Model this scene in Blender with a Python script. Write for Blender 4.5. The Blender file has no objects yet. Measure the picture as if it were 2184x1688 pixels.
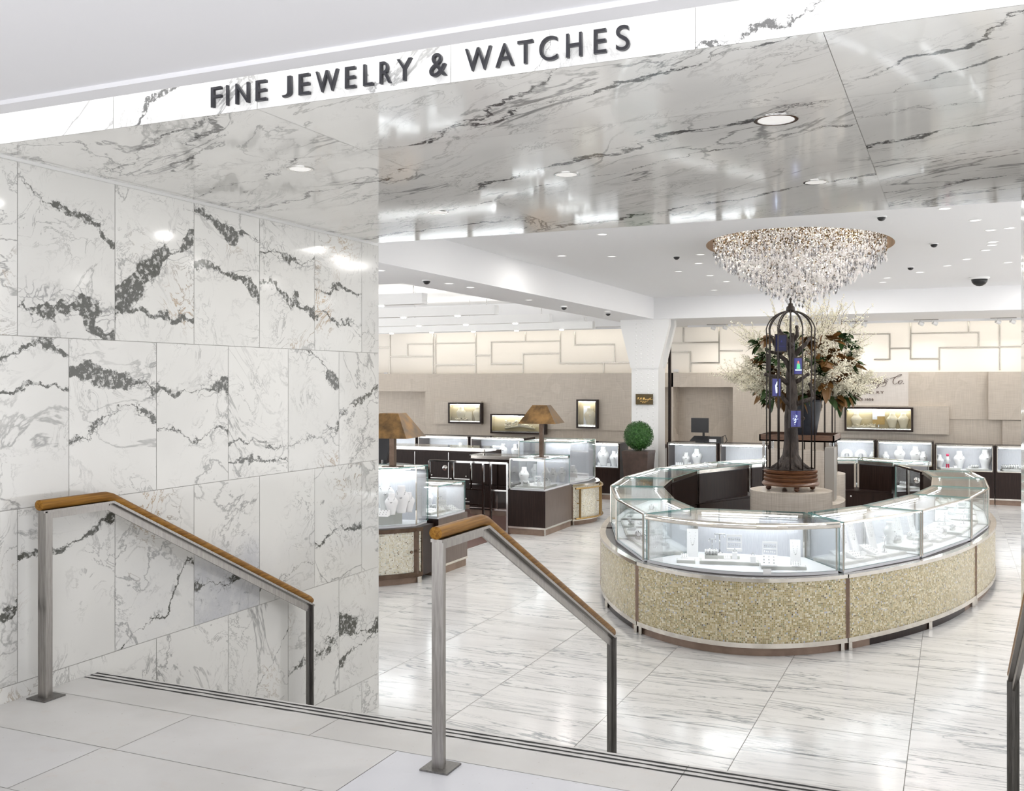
import bpy, math, random
from math import sin, cos, pi, radians, atan2, hypot, sqrt
from mathutils import Vector, Matrix, noise as mn
random.seed(11)
S = bpy.context.scene
COL = S.collection

# ------------------------------------------------------------------ camera
F = 2126.0; HOR = 813.0; EYE = 1.5; YAW = radians(23.92)
cam_d = bpy.data.cameras.new('camera'); cam = bpy.data.objects.new('camera', cam_d); COL.objects.link(cam)
cam_d.sensor_width = 36.0; cam_d.lens = 36.0*F/2184.0
cam_d.shift_y = (HOR-844.0)/2184.0
cam_d.clip_start = .05; cam_d.clip_end = 200
cam.location = (0, 0, EYE); cam.rotation_euler = (pi/2, 0, YAW)
S.camera = cam
# ------------------------------------------------------------------ world, colour management
w = bpy.data.worlds.new('world'); S.world = w; w.use_nodes = True
_n = w.node_tree; _bg = _n.nodes['Background']; _tc = _n.nodes.new('ShaderNodeTexCoord'); _sx = _n.nodes.new('ShaderNodeSeparateXYZ'); _rp = _n.nodes.new('ShaderNodeMapRange')
_n.links.new(_tc.outputs['Generated'], _sx.inputs[0]); _n.links.new(_sx.outputs[2], _rp.inputs[0])
_rp.inputs[1].default_value = -.25; _rp.inputs[2].default_value = .25; _rp.inputs[3].default_value = 3.1; _rp.inputs[4].default_value = .52   # stronger world light from below, added to brighten ceilings and soffit
_n.links.new(_rp.outputs[0], _bg.inputs[1]); _bg.inputs[0].default_value = (.985, .985, 1, 1)
S.view_settings.view_transform = 'Standard'; S.view_settings.look = 'None'
S.view_settings.gamma = 1; S.view_settings.use_curve_mapping = False
S.view_settings.exposure = 0.19
S.cycles.use_denoising = True
S.cycles.use_adaptive_sampling = True; S.cycles.adaptive_threshold = .07
S.cycles.max_bounces = 6; S.cycles.diffuse_bounces = 4; S.cycles.glossy_bounces = 3
S.cycles.transmission_bounces = 4; S.cycles.transparent_max_bounces = 40
S.cycles.sample_clamp_indirect = 6; S.cycles.caustics_reflective = False; S.cycles.caustics_refractive = False
# ------------------------------------------------------------------ points on known planes
SN, CS = sin(YAW), cos(YAW)
def ray(u, v):
    a = (u-1092)/F; b = (HOR-v)/F
    return (-SN+a*CS, CS+a*SN, b)
def onz(u, v, z):
    r = ray(u, v); t = (z-EYE)/r[2]; return (r[0]*t, r[1]*t, z)
def ony(u, v, Y):
    r = ray(u, v); t = Y/r[1]; return (r[0]*t, Y, EYE+r[2]*t)
def uof(x, y):
    d = -SN*x+CS*y; return 1092+F*(CS*x+SN*y)/d

# ------------------------------------------------------------------ materials
def nmat(name):
    m = bpy.data.materials.new(name); m.use_nodes = True
    nt = m.node_tree; b = nt.nodes['Principled BSDF']; return m, nt, b
class G:
    def __init__(s, nt): s.nt = nt
    def n(s, typ, **kw):
        nd = s.nt.nodes.new(typ)
        for k, v in kw.items():
            if k.startswith('_'): setattr(nd, k[1:], v)
        return nd
    def L(s, a, b): s.nt.links.new(a, b)
    def val(s, sock, v):
        if hasattr(v, 'is_linked') or isinstance(v, bpy.types.NodeSocket): s.L(v, sock)
        else: sock.default_value = v
    def math(s, op, a, b=None, c=None, clamp=False):
        nd = s.nt.nodes.new('ShaderNodeMath'); nd.operation = op; nd.use_clamp = clamp
        s.val(nd.inputs[0], a)
        if b is not None: s.val(nd.inputs[1], b)
        if c is not None: s.val(nd.inputs[2], c)
        return nd.outputs[0]
    def vmath(s, op, a, b=None):
        nd = s.nt.nodes.new('ShaderNodeVectorMath'); nd.operation = op
        s.val(nd.inputs[0], a)
        if b is not None: s.val(nd.inputs[1], b)
        return nd.outputs[0]
    def noise(s, vec, scale, detail=4, rough=.5, dist=0.0):
        nd = s.nt.nodes.new('ShaderNodeTexNoise'); s.L(vec, nd.inputs['Vector'])
        nd.inputs['Scale'].default_value = scale; nd.inputs['Detail'].default_value = detail
        nd.inputs['Roughness'].default_value = rough; nd.inputs['Distortion'].default_value = dist
        return nd.outputs[0]
    def mr(s, v, a, b, c=0.0, d=1.0, smooth=True):
        nd = s.nt.nodes.new('ShaderNodeMapRange'); nd.clamp = True
        if smooth: nd.interpolation_type = 'SMOOTHSTEP'
        s.val(nd.inputs[0], v); s.val(nd.inputs[1], a); s.val(nd.inputs[2], b); nd.inputs[3].default_value = c; nd.inputs[4].default_value = d
        return nd.outputs[0]
    def mix(s, f, a, b, mode='MIX'):
        nd = s.nt.nodes.new('ShaderNodeMix'); nd.data_type = 'RGBA'; nd.blend_type = mode
        s.val(nd.inputs[0], f)
        for i, x in ((6, a), (7, b)):
            if isinstance(x, tuple): nd.inputs[i].default_value = (*x[:3], 1)
            else: s.L(x, nd.inputs[i])
        return nd.outputs[2]
    def attr(s, name):
        nd = s.nt.nodes.new('ShaderNodeAttribute'); nd.attribute_name = name; return nd.outputs['Vector']
    def sep(s, v):
        nd = s.nt.nodes.new('ShaderNodeSeparateXYZ'); s.L(v, nd.inputs[0]); return nd.outputs
    def obj(s):
        return s.nt.nodes.new('ShaderNodeTexCoord').outputs['Object']
    def mapping(s, v, sc=(1, 1, 1), rot=(0, 0, 0)):
        nd = s.nt.nodes.new('ShaderNodeMapping'); s.L(v, nd.inputs[0]); nd.inputs['Scale'].default_value = sc
        nd.inputs['Rotation'].default_value = rot; return nd.outputs[0]
def pm(name, col, rough=.5, metal=0.0, spec=.5, emis=0, ecol=None, coat=0):
    m, nt, b = nmat(name)
    b.inputs['Base Color'].default_value = (*col, 1); b.inputs['Roughness'].default_value = rough
    b.inputs['Metallic'].default_value = metal; b.inputs['Specular IOR Level'].default_value = spec
    if coat: b.inputs['Coat Weight'].default_value = coat; b.inputs['Coat Roughness'].default_value = .05
    if emis:
        b.inputs['Emission Color'].default_value = (*(ecol or col), 1); b.inputs['Emission Strength'].default_value = emis
    return m
def noisy(name, c1, c2, sc=(1, 1, 1), scale=8, rough=.5, metal=0, r2=None, detail=4, spec=.5, bump=0, coord=None):
    m, nt, b = nmat(name); g = G(nt)
    v = g.mapping(g.obj(), sc); n = g.mr(g.noise(v, scale, detail, .6), .3, .7)
    g.L(g.mix(n, c1, c2), b.inputs['Base Color'])
    b.inputs['Metallic'].default_value = metal; b.inputs['Specular IOR Level'].default_value = spec
    if r2 is None: b.inputs['Roughness'].default_value = rough
    else: g.L(g.mr(n, 0, 1, rough, r2), b.inputs['Roughness'])
    if bump:
        bn = g.n('ShaderNodeBump'); bn.inputs['Strength'].default_value = bump; bn.inputs['Distance'].default_value = .01
        g.L(n, bn.inputs['Height']); g.L(bn.outputs[0], b.inputs['Normal'])
    return m
def marble(name, base, vein, stretch, rot, vs, fine, bandcol, rough, spec=.5, warm=.3, tone=.06, vw=.014, mlo=.46, mhi=.62, veinamt=.75, faint=.5):
    m, nt, b = nmat(name); g = G(nt)
    mc = g.attr('mc'); p = g.mapping(g.mapping(mc, (1, 1, 1), rot), stretch)
    n1 = g.noise(p, vs, 7, .58, .9)
    v1 = g.math('MULTIPLY', g.mr(g.math('ABSOLUTE', g.math('SUBTRACT', n1, .5)), 0, vw, 1, 0), g.mr(g.noise(p, vs*.55, 3), mlo, mhi))
    n2 = g.noise(p, fine, 8, .66, 1.5)
    v2 = g.math('MULTIPLY', g.mr(g.math('ABSOLUTE', g.math('SUBTRACT', n2, .5)), 0, .022, 1, 0), g.mr(g.noise(p, fine*.6, 3, .5), .42, .68))
    cloud = g.noise(p, vs*.8, 4)
    base2 = tuple(c*(1-tone*1.6) for c in base)
    c = g.mix(g.mr(cloud, .35, .7), base, base2)
    wm = g.math('MULTIPLY', g.mr(g.noise(p, fine*.33, 4), .56, .70), warm)
    c = g.mix(g.math('MULTIPLY', v2, faint), c, vein)
    c = g.mix(g.math('MULTIPLY', v2, wm), c, (.42, .27, .12))
    c = g.mix(g.math('MULTIPLY', v1, veinamt), c, vein)
    # dark seams that cross single slabs
    lc = g.sep(g.attr('lc'))
    tn_ = g.math('MULTIPLY', lc[2], g.mr(lc[1], -.12, .12, 1, 0)); c = g.mix(g.math('MULTIPLY', tn_, g.mr(g.noise(mc, 3.5, 6, .7), .30, .62, .3, .9)), c, (.50, .51, .54))
    c = g.mix(g.math('MULTIPLY', tn_, g.mr(g.noise(mc, 26, 6, .75), .56, .70, 0, .7)), c, (.22, .22, .24))
    for bn in ('band1', 'band2'):
        bd = g.sep(g.attr(bn))
        wob = g.math('MULTIPLY', g.math('SUBTRACT', g.noise(mc, 2.6, 3, .5), .5), .42)
        wob2 = g.math('MULTIPLY', g.math('SUBTRACT', g.noise(mc, 10, 8, .72), .5), .17)
        ds = g.math('ABSOLUTE', g.math('ADD', g.math('ADD', g.math('SUBTRACT', lc[1], g.math('ADD', bd[0], g.math('MULTIPLY', bd[1], lc[0]))), wob), wob2))
        wid = g.math('MULTIPLY', bd[2], g.mr(g.noise(mc, 3.2, 3), .42, .62, .08, 1.35))
        core = g.mr(ds, g.math('MULTIPLY', wid, .8), g.math('ADD', wid, .002), 1, 0)
        on = g.math('GREATER_THAN', bd[2], .001)
        spk = g.mr(g.noise(mc, 34, 4, .7), .50, .62, 1, .25)
        core = g.math('MULTIPLY', g.math('MULTIPLY', core, spk), on)
        vo = g.n('ShaderNodeTexVoronoi'); vo.feature = 'DISTANCE_TO_EDGE'; vo.inputs['Scale'].default_value = 11
        wn_ = g.n('ShaderNodeTexNoise'); g.L(mc, wn_.inputs['Vector']); wn_.inputs['Scale'].default_value = 5; wn_.inputs['Detail'].default_value = 4
        wv = g.vmath('ADD', g.mapping(mc, (1, 1.7, 1)), g.vmath('MULTIPLY', wn_.outputs[1], (.35, .35, .35)))
        g.L(wv, vo.inputs['Vector'])
        crk = g.mr(vo.outputs['Distance'], 0, .07, 1, 0)
        near = g.mr(ds, g.math('MULTIPLY', bd[2], .8), g.math('MULTIPLY', bd[2], 2.2), 1, 0)
        crk = g.math('MULTIPLY', g.math('MULTIPLY', crk, near), on)
        crk = g.math('MULTIPLY', crk, g.mr(g.noise(mc, 7, 4, .6), .40, .54))
        c = g.mix(g.math('MULTIPLY', crk, .62), c, (.11, .11, .115))
        c = g.mix(g.math('MULTIPLY', core, .95), c, bandcol)
    g.L(c, b.inputs['Base Color'])
    b.inputs['Roughness'].default_value = rough; b.inputs['Specular IOR Level'].default_value = spec
    return m
M = {}
M['wallm'] = marble('wall_marble', (.745, .74, .715), (.23, .23, .225), (1, 1.15, 1), (0, 0, .5), 1.15, 4.2, (.055, .056, .045), .09, warm=.9, mlo=.40, mhi=.60, veinamt=.75, faint=.75)
M['soffm'] = marble('soffit_marble', (.86, .855, .83), (.15, .15, .15), (.6, 1.7, 1), (0, 0, .62), 1.5, 4.5, (.09, .09, .09), .06, spec=.26, warm=.12, mlo=.40, mhi=.62, vw=.02)
M['floorm'] = marble('floor_marble', (.81, .80, .785), (.24, .26, .275), (.34, 3.0, 1), (0, 0, .06), 2.3, 5.5, (.15, .17, .15), .16, warm=.05, vw=.028, mlo=.36, mhi=.6, veinamt=.85, spec=.35)
M['facm'] = marble('fascia_marble', (.87, .87, .86), (.24, .24, .24), (1.3, .8, 1), (0, 0, -.4), 1.6, 4.5, (.12, .12, .12), .12, warm=.1)
M['grout'] = pm('grout', (.42, .41, .39), .8)
M['grout_d'] = pm('grout_dark', (.30, .29, .27), .8)
m, nt, b = nmat('limestone'); g = G(nt); mc = g.attr('mc')
c = g.mix(g.mr(g.noise(mc, 2.2, 5), .35, .7), (.60, .592, .58), (.53, .52, .505))
c = g.mix(g.math('MULTIPLY', g.mr(g.noise(mc, 9, 6, .7), .55, .75), .28), c, (.55, .46, .40))
tn = g.sep(g.attr('band1'))[0]
c = g.mix(tn, c, (.61, .62, .67))
c = g.mix(g.mr(g.noise(mc, 60, 2), .72, .76, 0, .5), c, (.35, .32, .28))
g.L(c, b.inputs['Base Color']); b.inputs['Roughness'].default_value = .42
M['lime'] = m
M['black_grit'] = noisy('black_grit_strip', (.012, .012, .012), (.04, .04, .04), scale=200, rough=.9)
M['paint'] = pm('white_paint', (.82, .82, .825), .6, spec=.3)
M['hallpaint'] = pm('hall_ceiling_paint', (.76, .76, .785), .7, spec=.2)
M['white'] = pm('white_enamel', (.84, .84, .83), .35)
M['steel'] = noisy('brushed_steel', (.30, .285, .27), (.42, .40, .38), (8, 8, .6), 14, .30, 1, .42)
M['steel_d'] = noisy('dark_steel', (.16, .155, .15), (.26, .25, .24), (8, 8, .6), 14, .4, 1, .5)
M['chrome'] = pm('chrome', (.80, .79, .77), .07, 1)
M['nickel'] = noisy('polished_nickel', (.66, .62, .56), (.80, .76, .70), scale=6, rough=.16, metal=1)
M['bronze'] = noisy('satin_bronze', (.24, .165, .125), (.33, .235, .18), scale=5, rough=.4, metal=.35)
M['bronze_l'] = noisy('aged_bronze', (.10, .065, .045), (.16, .11, .08), scale=6, rough=.35, metal=.7)
M['brassrod'] = pm('bronze_rod', (.42, .28, .11), .3, .9)
m, nt, b = nmat('oak_rail'); g = G(nt); v = g.mapping(g.obj(), (26, 1.3, 26)); n = g.noise(v, 3, 5, .6, .6)
g.L(g.mix(g.mr(n, .3, .7), (.16, .065, .006), (.32, .155, .022)), b.inputs['Base Color']); b.inputs['Roughness'].default_value = .42
b.inputs['Specular IOR Level'].default_value = .22; M['oak'] = m
m, nt, b = nmat('dark_wood'); g = G(nt); v = g.mapping(g.obj(), (30, 30, 1)); n = g.noise(v, 3, 4, .6)
g.L(g.mix(g.mr(n, .3, .7), (.012, .006, .005), (.032, .017, .013)), b.inputs['Base Color']); b.inputs['Roughness'].default_value = .3; b.inputs['Specular IOR Level'].default_value = .28; M['wood'] = m
M['wood_g'] = noisy('grained_metal_laminate', (.15, .115, .10), (.22, .175, .155), (40, 40, 1), 3, .3, .5)
M['wood_m'] = noisy('walnut', (.10, .05, .03), (.17, .09, .055), (3, 3, 30), 4, .35)
M['turned'] = noisy('turned_walnut', (.075, .028, .012), (.16, .07, .03), (3, 3, 22), 4, .28)
M['woodfloor'] = noisy('red_brown_plank', (.10, .045, .035), (.15, .075, .06), (3, 30, 3), 3, .35)
M['deck'] = pm('white_display_deck', (.86, .87, .90), .6)
M['lightbar'] = pm('led_strip', (1, 1, 1), .5, emis=26, ecol=(.93, .97, 1))
M['lightfront'] = pm('front_led_strip', (1, 1, 1), .5, emis=22, ecol=(.93, .97, 1))
M['cove'] = pm('cove_light', (1, 1, 1), .5, emis=7, ecol=(1, .99, .97))
M['lens_dim'] = pm('dim_downlight_lens', (.8, .8, .8), .3, emis=.35, ecol=(1, .97, .93))
M['lens_c'] = pm('soft_downlight_lens', (.9, .9, .9), .4, emis=1.0, ecol=(1, .98, .95))
M['inlay'] = pm('inlay_metal', (.46, .43, .38), .25, .9)
M['cheek'] = pm('taupe_cheek', (.36, .34, .31), .5)
M['lens'] = pm('downlight_lens', (1, 1, 1), .4, emis=9, ecol=(1, .97, .93))
M['backp'] = noisy('grey_linen_back', (.66, .67, .72), (.74, .75, .79), (40, 40, 3), 4, .7)
M['disp'] = pm('white_leatherette', (.86, .86, .87), .5)
M['dispg'] = pm('pale_grey_linen', (.60, .60, .57), .7)
M['dispc'] = pm('cream_leatherette', (.72, .64, .47), .6)
M['gold'] = pm('gold', (.75, .50, .18), .2, 1)
M['silver'] = pm('silver', (.55, .55, .56), .15, 1)
M['pearl'] = pm('pearl', (.82, .80, .74), .2)
M['dark'] = pm('near_black', (.012, .012, .013), .3)
M['black'] = pm('black_plastic', (.02, .02, .022), .35)
M['letter'] = pm('black_letter', (.022, .022, .028), .32)
M['letter_br'] = pm('dark_bronze_letter', (.11, .065, .05), .3, .6)
M['red'] = pm('red_fabric', (.7, .04, .12), .6)
M['green'] = pm('green_card', (.40, .55, .22), .7)
def cloth(name, c1, c2, rough=.5):
    m, nt, b = nmat(name); g = G(nt); o = g.obj()
    a = g.noise(g.mapping(o, (60, 60, 1.2)), 2.5, 3); c_ = g.noise(g.mapping(o, (1.5, 1.5, 70)), 2.5, 3)
    s_ = g.math('MULTIPLY', g.math('ADD', a, c_), .5)
    g.L(g.mix(g.mr(s_, .35, .65), c1, c2), b.inputs['Base Color'])
    g.L(g.mr(g.noise(o, .9, 2), .4, .6, rough*.6, rough), b.inputs['Roughness'])
    bn = g.n('ShaderNodeBump'); bn.inputs['Strength'].default_value = .25; bn.inputs['Distance'].default_value = .004
    g.L(s_, bn.inputs['Height']); g.L(bn.outputs[0], b.inputs['Normal'])
    return m
M['beige'] = cloth('beige_woven_wallcovering', (.47, .41, .34), (.60, .53, .45), .38)
M['beige_l'] = cloth('pale_woven_wallcovering', (.62, .57, .52), (.70, .65, .60), .4)
M['cream'] = pm('cream_panel', (.90, .85, .77), .45)
M['ped'] = cloth('snakeskin_pedestal_covering', (.50, .44, .37), (.66, .60, .53), .25)
M['gold_in'] = pm('gold_beige_lining', (.50, .41, .24), .6)
M['bronze_shade'] = noisy('patinated_bronze_shade', (.09, .055, .025), (.30, .17, .06), scale=5, rough=.35, metal=.55, r2=.5)
M['trunk'] = noisy('patinated_bark', (.022, .016, .013), (.060, .046, .038), (6, 6, 1.5), 5, .6, .0, bump=.8, spec=.3)
M['cagebar'] = pm('dark_iron', (.04, .032, .028), .4, .6)
M['zinc'] = noisy('dark_zinc', (.018, .021, .028), (.04, .046, .06), scale=4, rough=.4, metal=.2)
M['twig'] = pm('twig_bark', (.10, .06, .035), .7)
M['blossom'] = pm('cream_blossom', (.80, .76, .62), .6)
M['leaf_g'] = pm('magnolia_leaf_green', (.035, .07, .022), .22)
M['leaf_b'] = pm('magnolia_leaf_brown', (.15, .07, .015), .5)
M['box_leaf'] = noisy('boxwood_leaf', (.015, .07, .01), (.05, .16, .025), scale=25, rough=.5)
M['pot'] = noisy('dark_pot', (.045, .028, .022), (.075, .048, .038), scale=6, rough=.45)
M['xt_sil'] = pm('crystal_bright', (.92, .90, .88), .06, .85)
M['xt_warm'] = pm('crystal_recess_reflection', (.30, .20, .10), .1, .7)  # brown reflection of the bronze recess, painted as crystal colour
M['xt_white'] = pm('crystal_frost', (.93, .92, .93), .12, 0, .8, coat=1)
m_ = bpy.data.materials.new('crystal_frost'); m_.use_nodes = True; _t = m_.node_tree; _b = _t.nodes['Principled BSDF']; _b.inputs['Base Color'].default_value = (.95, .93, .92, 1); _b.inputs['Roughness'].default_value = .15; _b.inputs['Transmission Weight'].default_value = 0
_tl = _t.nodes.new('ShaderNodeBsdfTranslucent'); _tl.inputs[0].default_value = (.97, .94, .92, 1); _mx = _t.nodes.new('ShaderNodeMixShader'); _mx.inputs[0].default_value = .5
_t.links.new(_b.outputs[0], _mx.inputs[1]); _t.links.new(_tl.outputs[0], _mx.inputs[2]); _t.links.new(_mx.outputs[0], _t.nodes['Material Output'].inputs[0]); M['xt_white'] = m_
M['thread'] = pm('clear_thread', (.75, .74, .73), .4)
M['recess'] = noisy('bronze_mirror_recess', (.16, .11, .07), (.30, .22, .15), scale=3, rough=.3, metal=.6)
M['screen_blue'] = pm('lit_screen_blue', (.01, .01, .06), .2, emis=.45, ecol=(.05, .05, .30))
M['screen_dark'] = pm('dim_screen', (.008, .01, .03), .15, emis=.25, ecol=(.03, .03, .12))
M['screen_w'] = pm('lit_screen_white', (.5, .6, .9), .3, emis=1.3, ecol=(.65, .78, 1))
M['sc_red'] = pm('lit_screen_red', (.5, .05, .05), .3, emis=.7, ecol=(.8, .15, .15))
M['sc_green'] = pm('lit_screen_green', (.05, .4, .2), .3, emis=.6, ecol=(.1, .6, .3))
M['plate'] = pm('bronze_plaque', (.09, .065, .03), .35, .7)
def glassmat(name, tint, rs=1.0, ior=1.45):
    m = bpy.data.materials.new(name); m.use_nodes = True; nt = m.node_tree; nt.nodes.clear(); g = G(nt)
    out = g.n('ShaderNodeOutputMaterial'); mx = g.n('ShaderNodeMixShader'); tr = g.n('ShaderNodeBsdfTransparent'); gl = g.n('ShaderNodeBsdfGlossy')
    fr = g.n('ShaderNodeFresnel'); fr.inputs[0].default_value = ior
    tr.inputs[0].default_value = (*tint, 1); gl.inputs['Roughness'].default_value = .01; gl.inputs[0].default_value = (1, 1, 1, 1)
    g.L(g.math('MULTIPLY', fr.outputs[0], rs), mx.inputs[0]); g.L(tr.outputs[0], mx.inputs[1]); g.L(gl.outputs[0], mx.inputs[2]); g.L(mx.outputs[0], out.inputs[0])
    return m
M['glass'] = glassmat('clear_glass', (.988, .997, .995), .5)
M['gedge'] = pm('glass_edge', (.16, .34, .32), .15)
M['crystal'] = glassmat('clear_crystal', (.86, .86, .88), 2.5, 1.6)
# mosaic
def mosaic(name, cols, grout, ts):
    m, nt, b = nmat(name); g = G(nt); u = g.vmath('DIVIDE', g.attr('uvm'), (ts, ts, 1))
    fl = g.vmath('FLOOR', u); wn = g.n('ShaderNodeTexWhiteNoise'); g.L(fl, wn.inputs[0])
    rp = g.n('ShaderNodeValToRGB'); rp.color_ramp.interpolation = 'CONSTANT'; e = rp.color_ramp.elements
    for i, (pos, c) in enumerate(cols):
        el = e[i] if i < 2 else e.new(pos)
        el.position = pos; el.color = (*c, 1)
    g.L(wn.outputs[0], rp.inputs[0])
    fr = g.vmath('FRACTION', u); s_ = g.sep(fr)
    ex = g.math('MINIMUM', g.math('MINIMUM', s_[0], g.math('SUBTRACT', 1, s_[0])), g.math('MINIMUM', s_[1], g.math('SUBTRACT', 1, s_[1])))
    mk = g.math('GREATER_THAN', ex, .11)
    g.L(g.mix(mk, grout, rp.outputs[0]), b.inputs['Base Color'])
    g.L(g.mr(wn.outputs[0], 0, 1, .12, .4, False), b.inputs['Roughness'])
    b.inputs['Metallic'].default_value = .1
    return m
M['mosaic'] = mosaic('gold_glass_mosaic', [(0, (.56, .46, .26)), (.22, (.66, .58, .38)), (.42, (.38, .31, .13)), (.60, (.29, .25, .12)), (.72, (.74, .70, .56)), (.84, (.28, .21, .10)), (.90, (.30, .32, .20)), (.94, (.10, .08, .05)), (.965, (.42, .45, .55))], (.54, .48, .34), .0168)
M['mosaic_w'] = mosaic('pale_glass_mosaic', [(0, (.66, .62, .50)), (.25, (.75, .73, .66)), (.5, (.58, .53, .38)), (.7, (.70, .68, .60)), (.84, (.36, .30, .20)), (.92, (.40, .44, .40)), (.96, (.15, .12, .08))], (.70, .67, .58), .0168)

# ------------------------------------------------------------------ mesh builder
ORG = {}
class MB:
    def __init__(s): s.v = []; s.f = []; s.mi = []; s.m = 0; s.at = {}
    def add(s, vs, fs, m=None):
        o = len(s.v); s.v += [tuple(p) for p in vs]; s.f += [tuple(i+o for i in f) for f in fs]
        s.mi += [s.m if m is None else m]*len(fs)
    def box(s, x0, x1, y0, y1, z0, z1, m=None):
        s.add([(x0, y0, z0), (x1, y0, z0), (x1, y1, z0), (x0, y1, z0), (x0, y0, z1), (x1, y0, z1), (x1, y1, z1), (x0, y1, z1)],
              [(0, 3, 2, 1), (4, 5, 6, 7), (0, 1, 5, 4), (1, 2, 6, 5), (2, 3, 7, 6), (3, 0, 4, 7)], m)
    def bar(s, p, q, w_, h_, m=None, up=(0, 0, 1)):
        p, q = Vector(p), Vector(q); d = (q-p).normalized(); up = Vector(up)
        if abs(d.dot(up)) > .99: up = Vector((0, 1, 0))
        a = d.cross(up).normalized()*w_/2; b_ = a.normalized().cross(d).normalized()*h_/2
        vs = [p-a-b_, p+a-b_, p+a+b_, p-a+b_, q-a-b_, q+a-b_, q+a+b_, q-a+b_]
        s.add(vs, [(0, 1, 2, 3), (7, 6, 5, 4), (0, 4, 5, 1), (1, 5, 6, 2), (2, 6, 7, 3), (3, 7, 4, 0)], m)
    def prism(s, poly, z0, z1, m=None, msides=None):
        n = len(poly); vs = [(x, y, z0) for x, y in poly]+[(x, y, z1) for x, y in poly]
        s.add(vs, [tuple(range(n))[::-1], tuple(range(n, 2*n))], m)
        o = len(s.v)-2*n
        s.f += [(o+i, o+(i+1) % n, o+n+(i+1) % n, o+n+i) for i in range(n)]
        s.mi += [(s.m if m is None else m) if msides is None else msides]*n
    def tube(s, pts, rs, n=8, m=None, cap=True):
        pts = [Vector(p) for p in pts]; k = len(pts)
        if not hasattr(rs, '__len__'): rs = [rs]*k
        t0 = (pts[1]-pts[0]).normalized(); a = t0.orthogonal().normalized(); vs = []
        for i, p in enumerate(pts):
            t = (pts[min(i+1, k-1)]-pts[max(i-1, 0)]).normalized()
            a = (a-t*a.dot(t)).normalized(); b_ = t.cross(a)
            for j in range(n):
                an = 2*pi*j/n; vs.append(p+(a*cos(an)+b_*sin(an))*rs[i])
        fs = [(i*n+j, i*n+(j+1) % n, (i+1)*n+(j+1) % n, (i+1)*n+j) for i in range(k-1) for j in range(n)]
        if cap: fs += [tuple(range(n))[::-1], tuple((k-1)*n+j for j in range(n))]
        s.add(vs, fs, m)
    def lathe(s, prof, c=(0, 0, 0), n=24, m=None, sx=1, sy=1):
        k = len(prof); vs = [(c[0]+r*sx*cos(2*pi*j/n), c[1]+r*sy*sin(2*pi*j/n), c[2]+z) for r, z in prof for j in range(n)]
        fs = [(i*n+j, i*n+(j+1) % n, (i+1)*n+(j+1) % n, (i+1)*n+j) for i in range(k-1) for j in range(n)]
        fs += [tuple(range(n))[::-1], tuple((k-1)*n+j for j in range(n))]
        s.add(vs, fs, m)
    def ball(s, c, r, nu=10, nv=6, m=None, sz=1):
        s.lathe([(max(r*sin(pi*i/nv), 1e-4), -r*sz*cos(pi*i/nv)) for i in range(nv+1)], c, nu, m)
    def octa(s, c, r, h, m=None, n=4, ph=0.0):
        x, y, z = c
        vs = [(x+r*cos(ph+2*pi*j/n), y+r*sin(ph+2*pi*j/n), z) for j in range(n)]+[(x, y, z+h), (x, y, z-h)]
        s.add(vs, [(j, (j+1) % n, n) for j in range(n)]+[((j+1) % n, j, n+1) for j in range(n)], m)
    def build(s, name, mats, parent=None, smooth=False, local=False, base=True):
        if not isinstance(mats, (list, tuple)): mats = [mats]
        me = bpy.data.meshes.new(name)
        if parent is not None: off = Vector((0, 0, 0)) if local else ORG.get(parent.name, Vector((0, 0, 0)))
        elif local or not s.v: off = Vector((0, 0, 0))
        else:
            xs, ys, zs = zip(*s.v); off = Vector(((min(xs)+max(xs))/2, (min(ys)+max(ys))/2, min(zs)))
        me.from_pydata([(x-off.x, y-off.y, z-off.z) for x, y, z in s.v], [], s.f)
        for mt in mats: me.materials.append(M[mt])
        me.polygons.foreach_set('material_index', s.mi)
        if smooth is True: me.polygons.foreach_set('use_smooth', [True]*len(s.f))
        elif smooth: me.polygons.foreach_set('use_smooth', [True]*len(s.f)); me.set_sharp_from_angle(angle=radians(smooth))
        for an, vals in s.at.items():
            a = me.attributes.new(an, 'FLOAT_VECTOR', 'CORNER')
            flat = [c for vv in vals for c in vv]; a.data.foreach_set('vector', flat)
        me.update()
        o = bpy.data.objects.new(name, me); COL.objects.link(o)
        if parent is not None:
            o.parent = parent
            if off.length == 0 and not local: pass
            ORG[o.name] = ORG.get(parent.name, Vector((0, 0, 0)))
        else:
            o.location = off; ORG[o.name] = off
        return o
def thing(name, label, cat, loc=(0, 0, 0), group=None, rz=0):
    o = bpy.data.objects.new(name, None); COL.objects.link(o); o.location = loc; o.rotation_euler = (0, 0, rz)
    o.empty_display_size = .1
    o['label'] = label; o['category'] = cat
    if group: o['group'] = group
    ORG[o.name] = Vector(loc); return o
def tag(o, label, cat, group=None, kind=None):
    o['label'] = label; o['category'] = cat
    if group: o['group'] = group
    if kind: o['kind'] = kind
    return o
def struct(o, label=None):
    o['kind'] = 'structure'
    if label: o['label'] = label
    return o
def copy_tree(o, parent=None):
    c = o.copy(); COL.objects.link(c)
    if parent is not None: c.parent = parent
    for ch in list(o.children): copy_tree(ch, c)
    return c
ORD = ['leftmost', 'second from the left', 'third from the left', 'fourth from the left', 'fifth from the left', 'sixth from the left', 'seventh from the left', 'eighth from the left', 'ninth from the left', 'tenth from the left', 'eleventh from the left', 'twelfth from the left', 'thirteenth from the left', 'fourteenth from the left', 'fifteenth from the left', 'sixteenth from the left', 'seventeenth from the left', 'eighteenth from the left']

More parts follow.
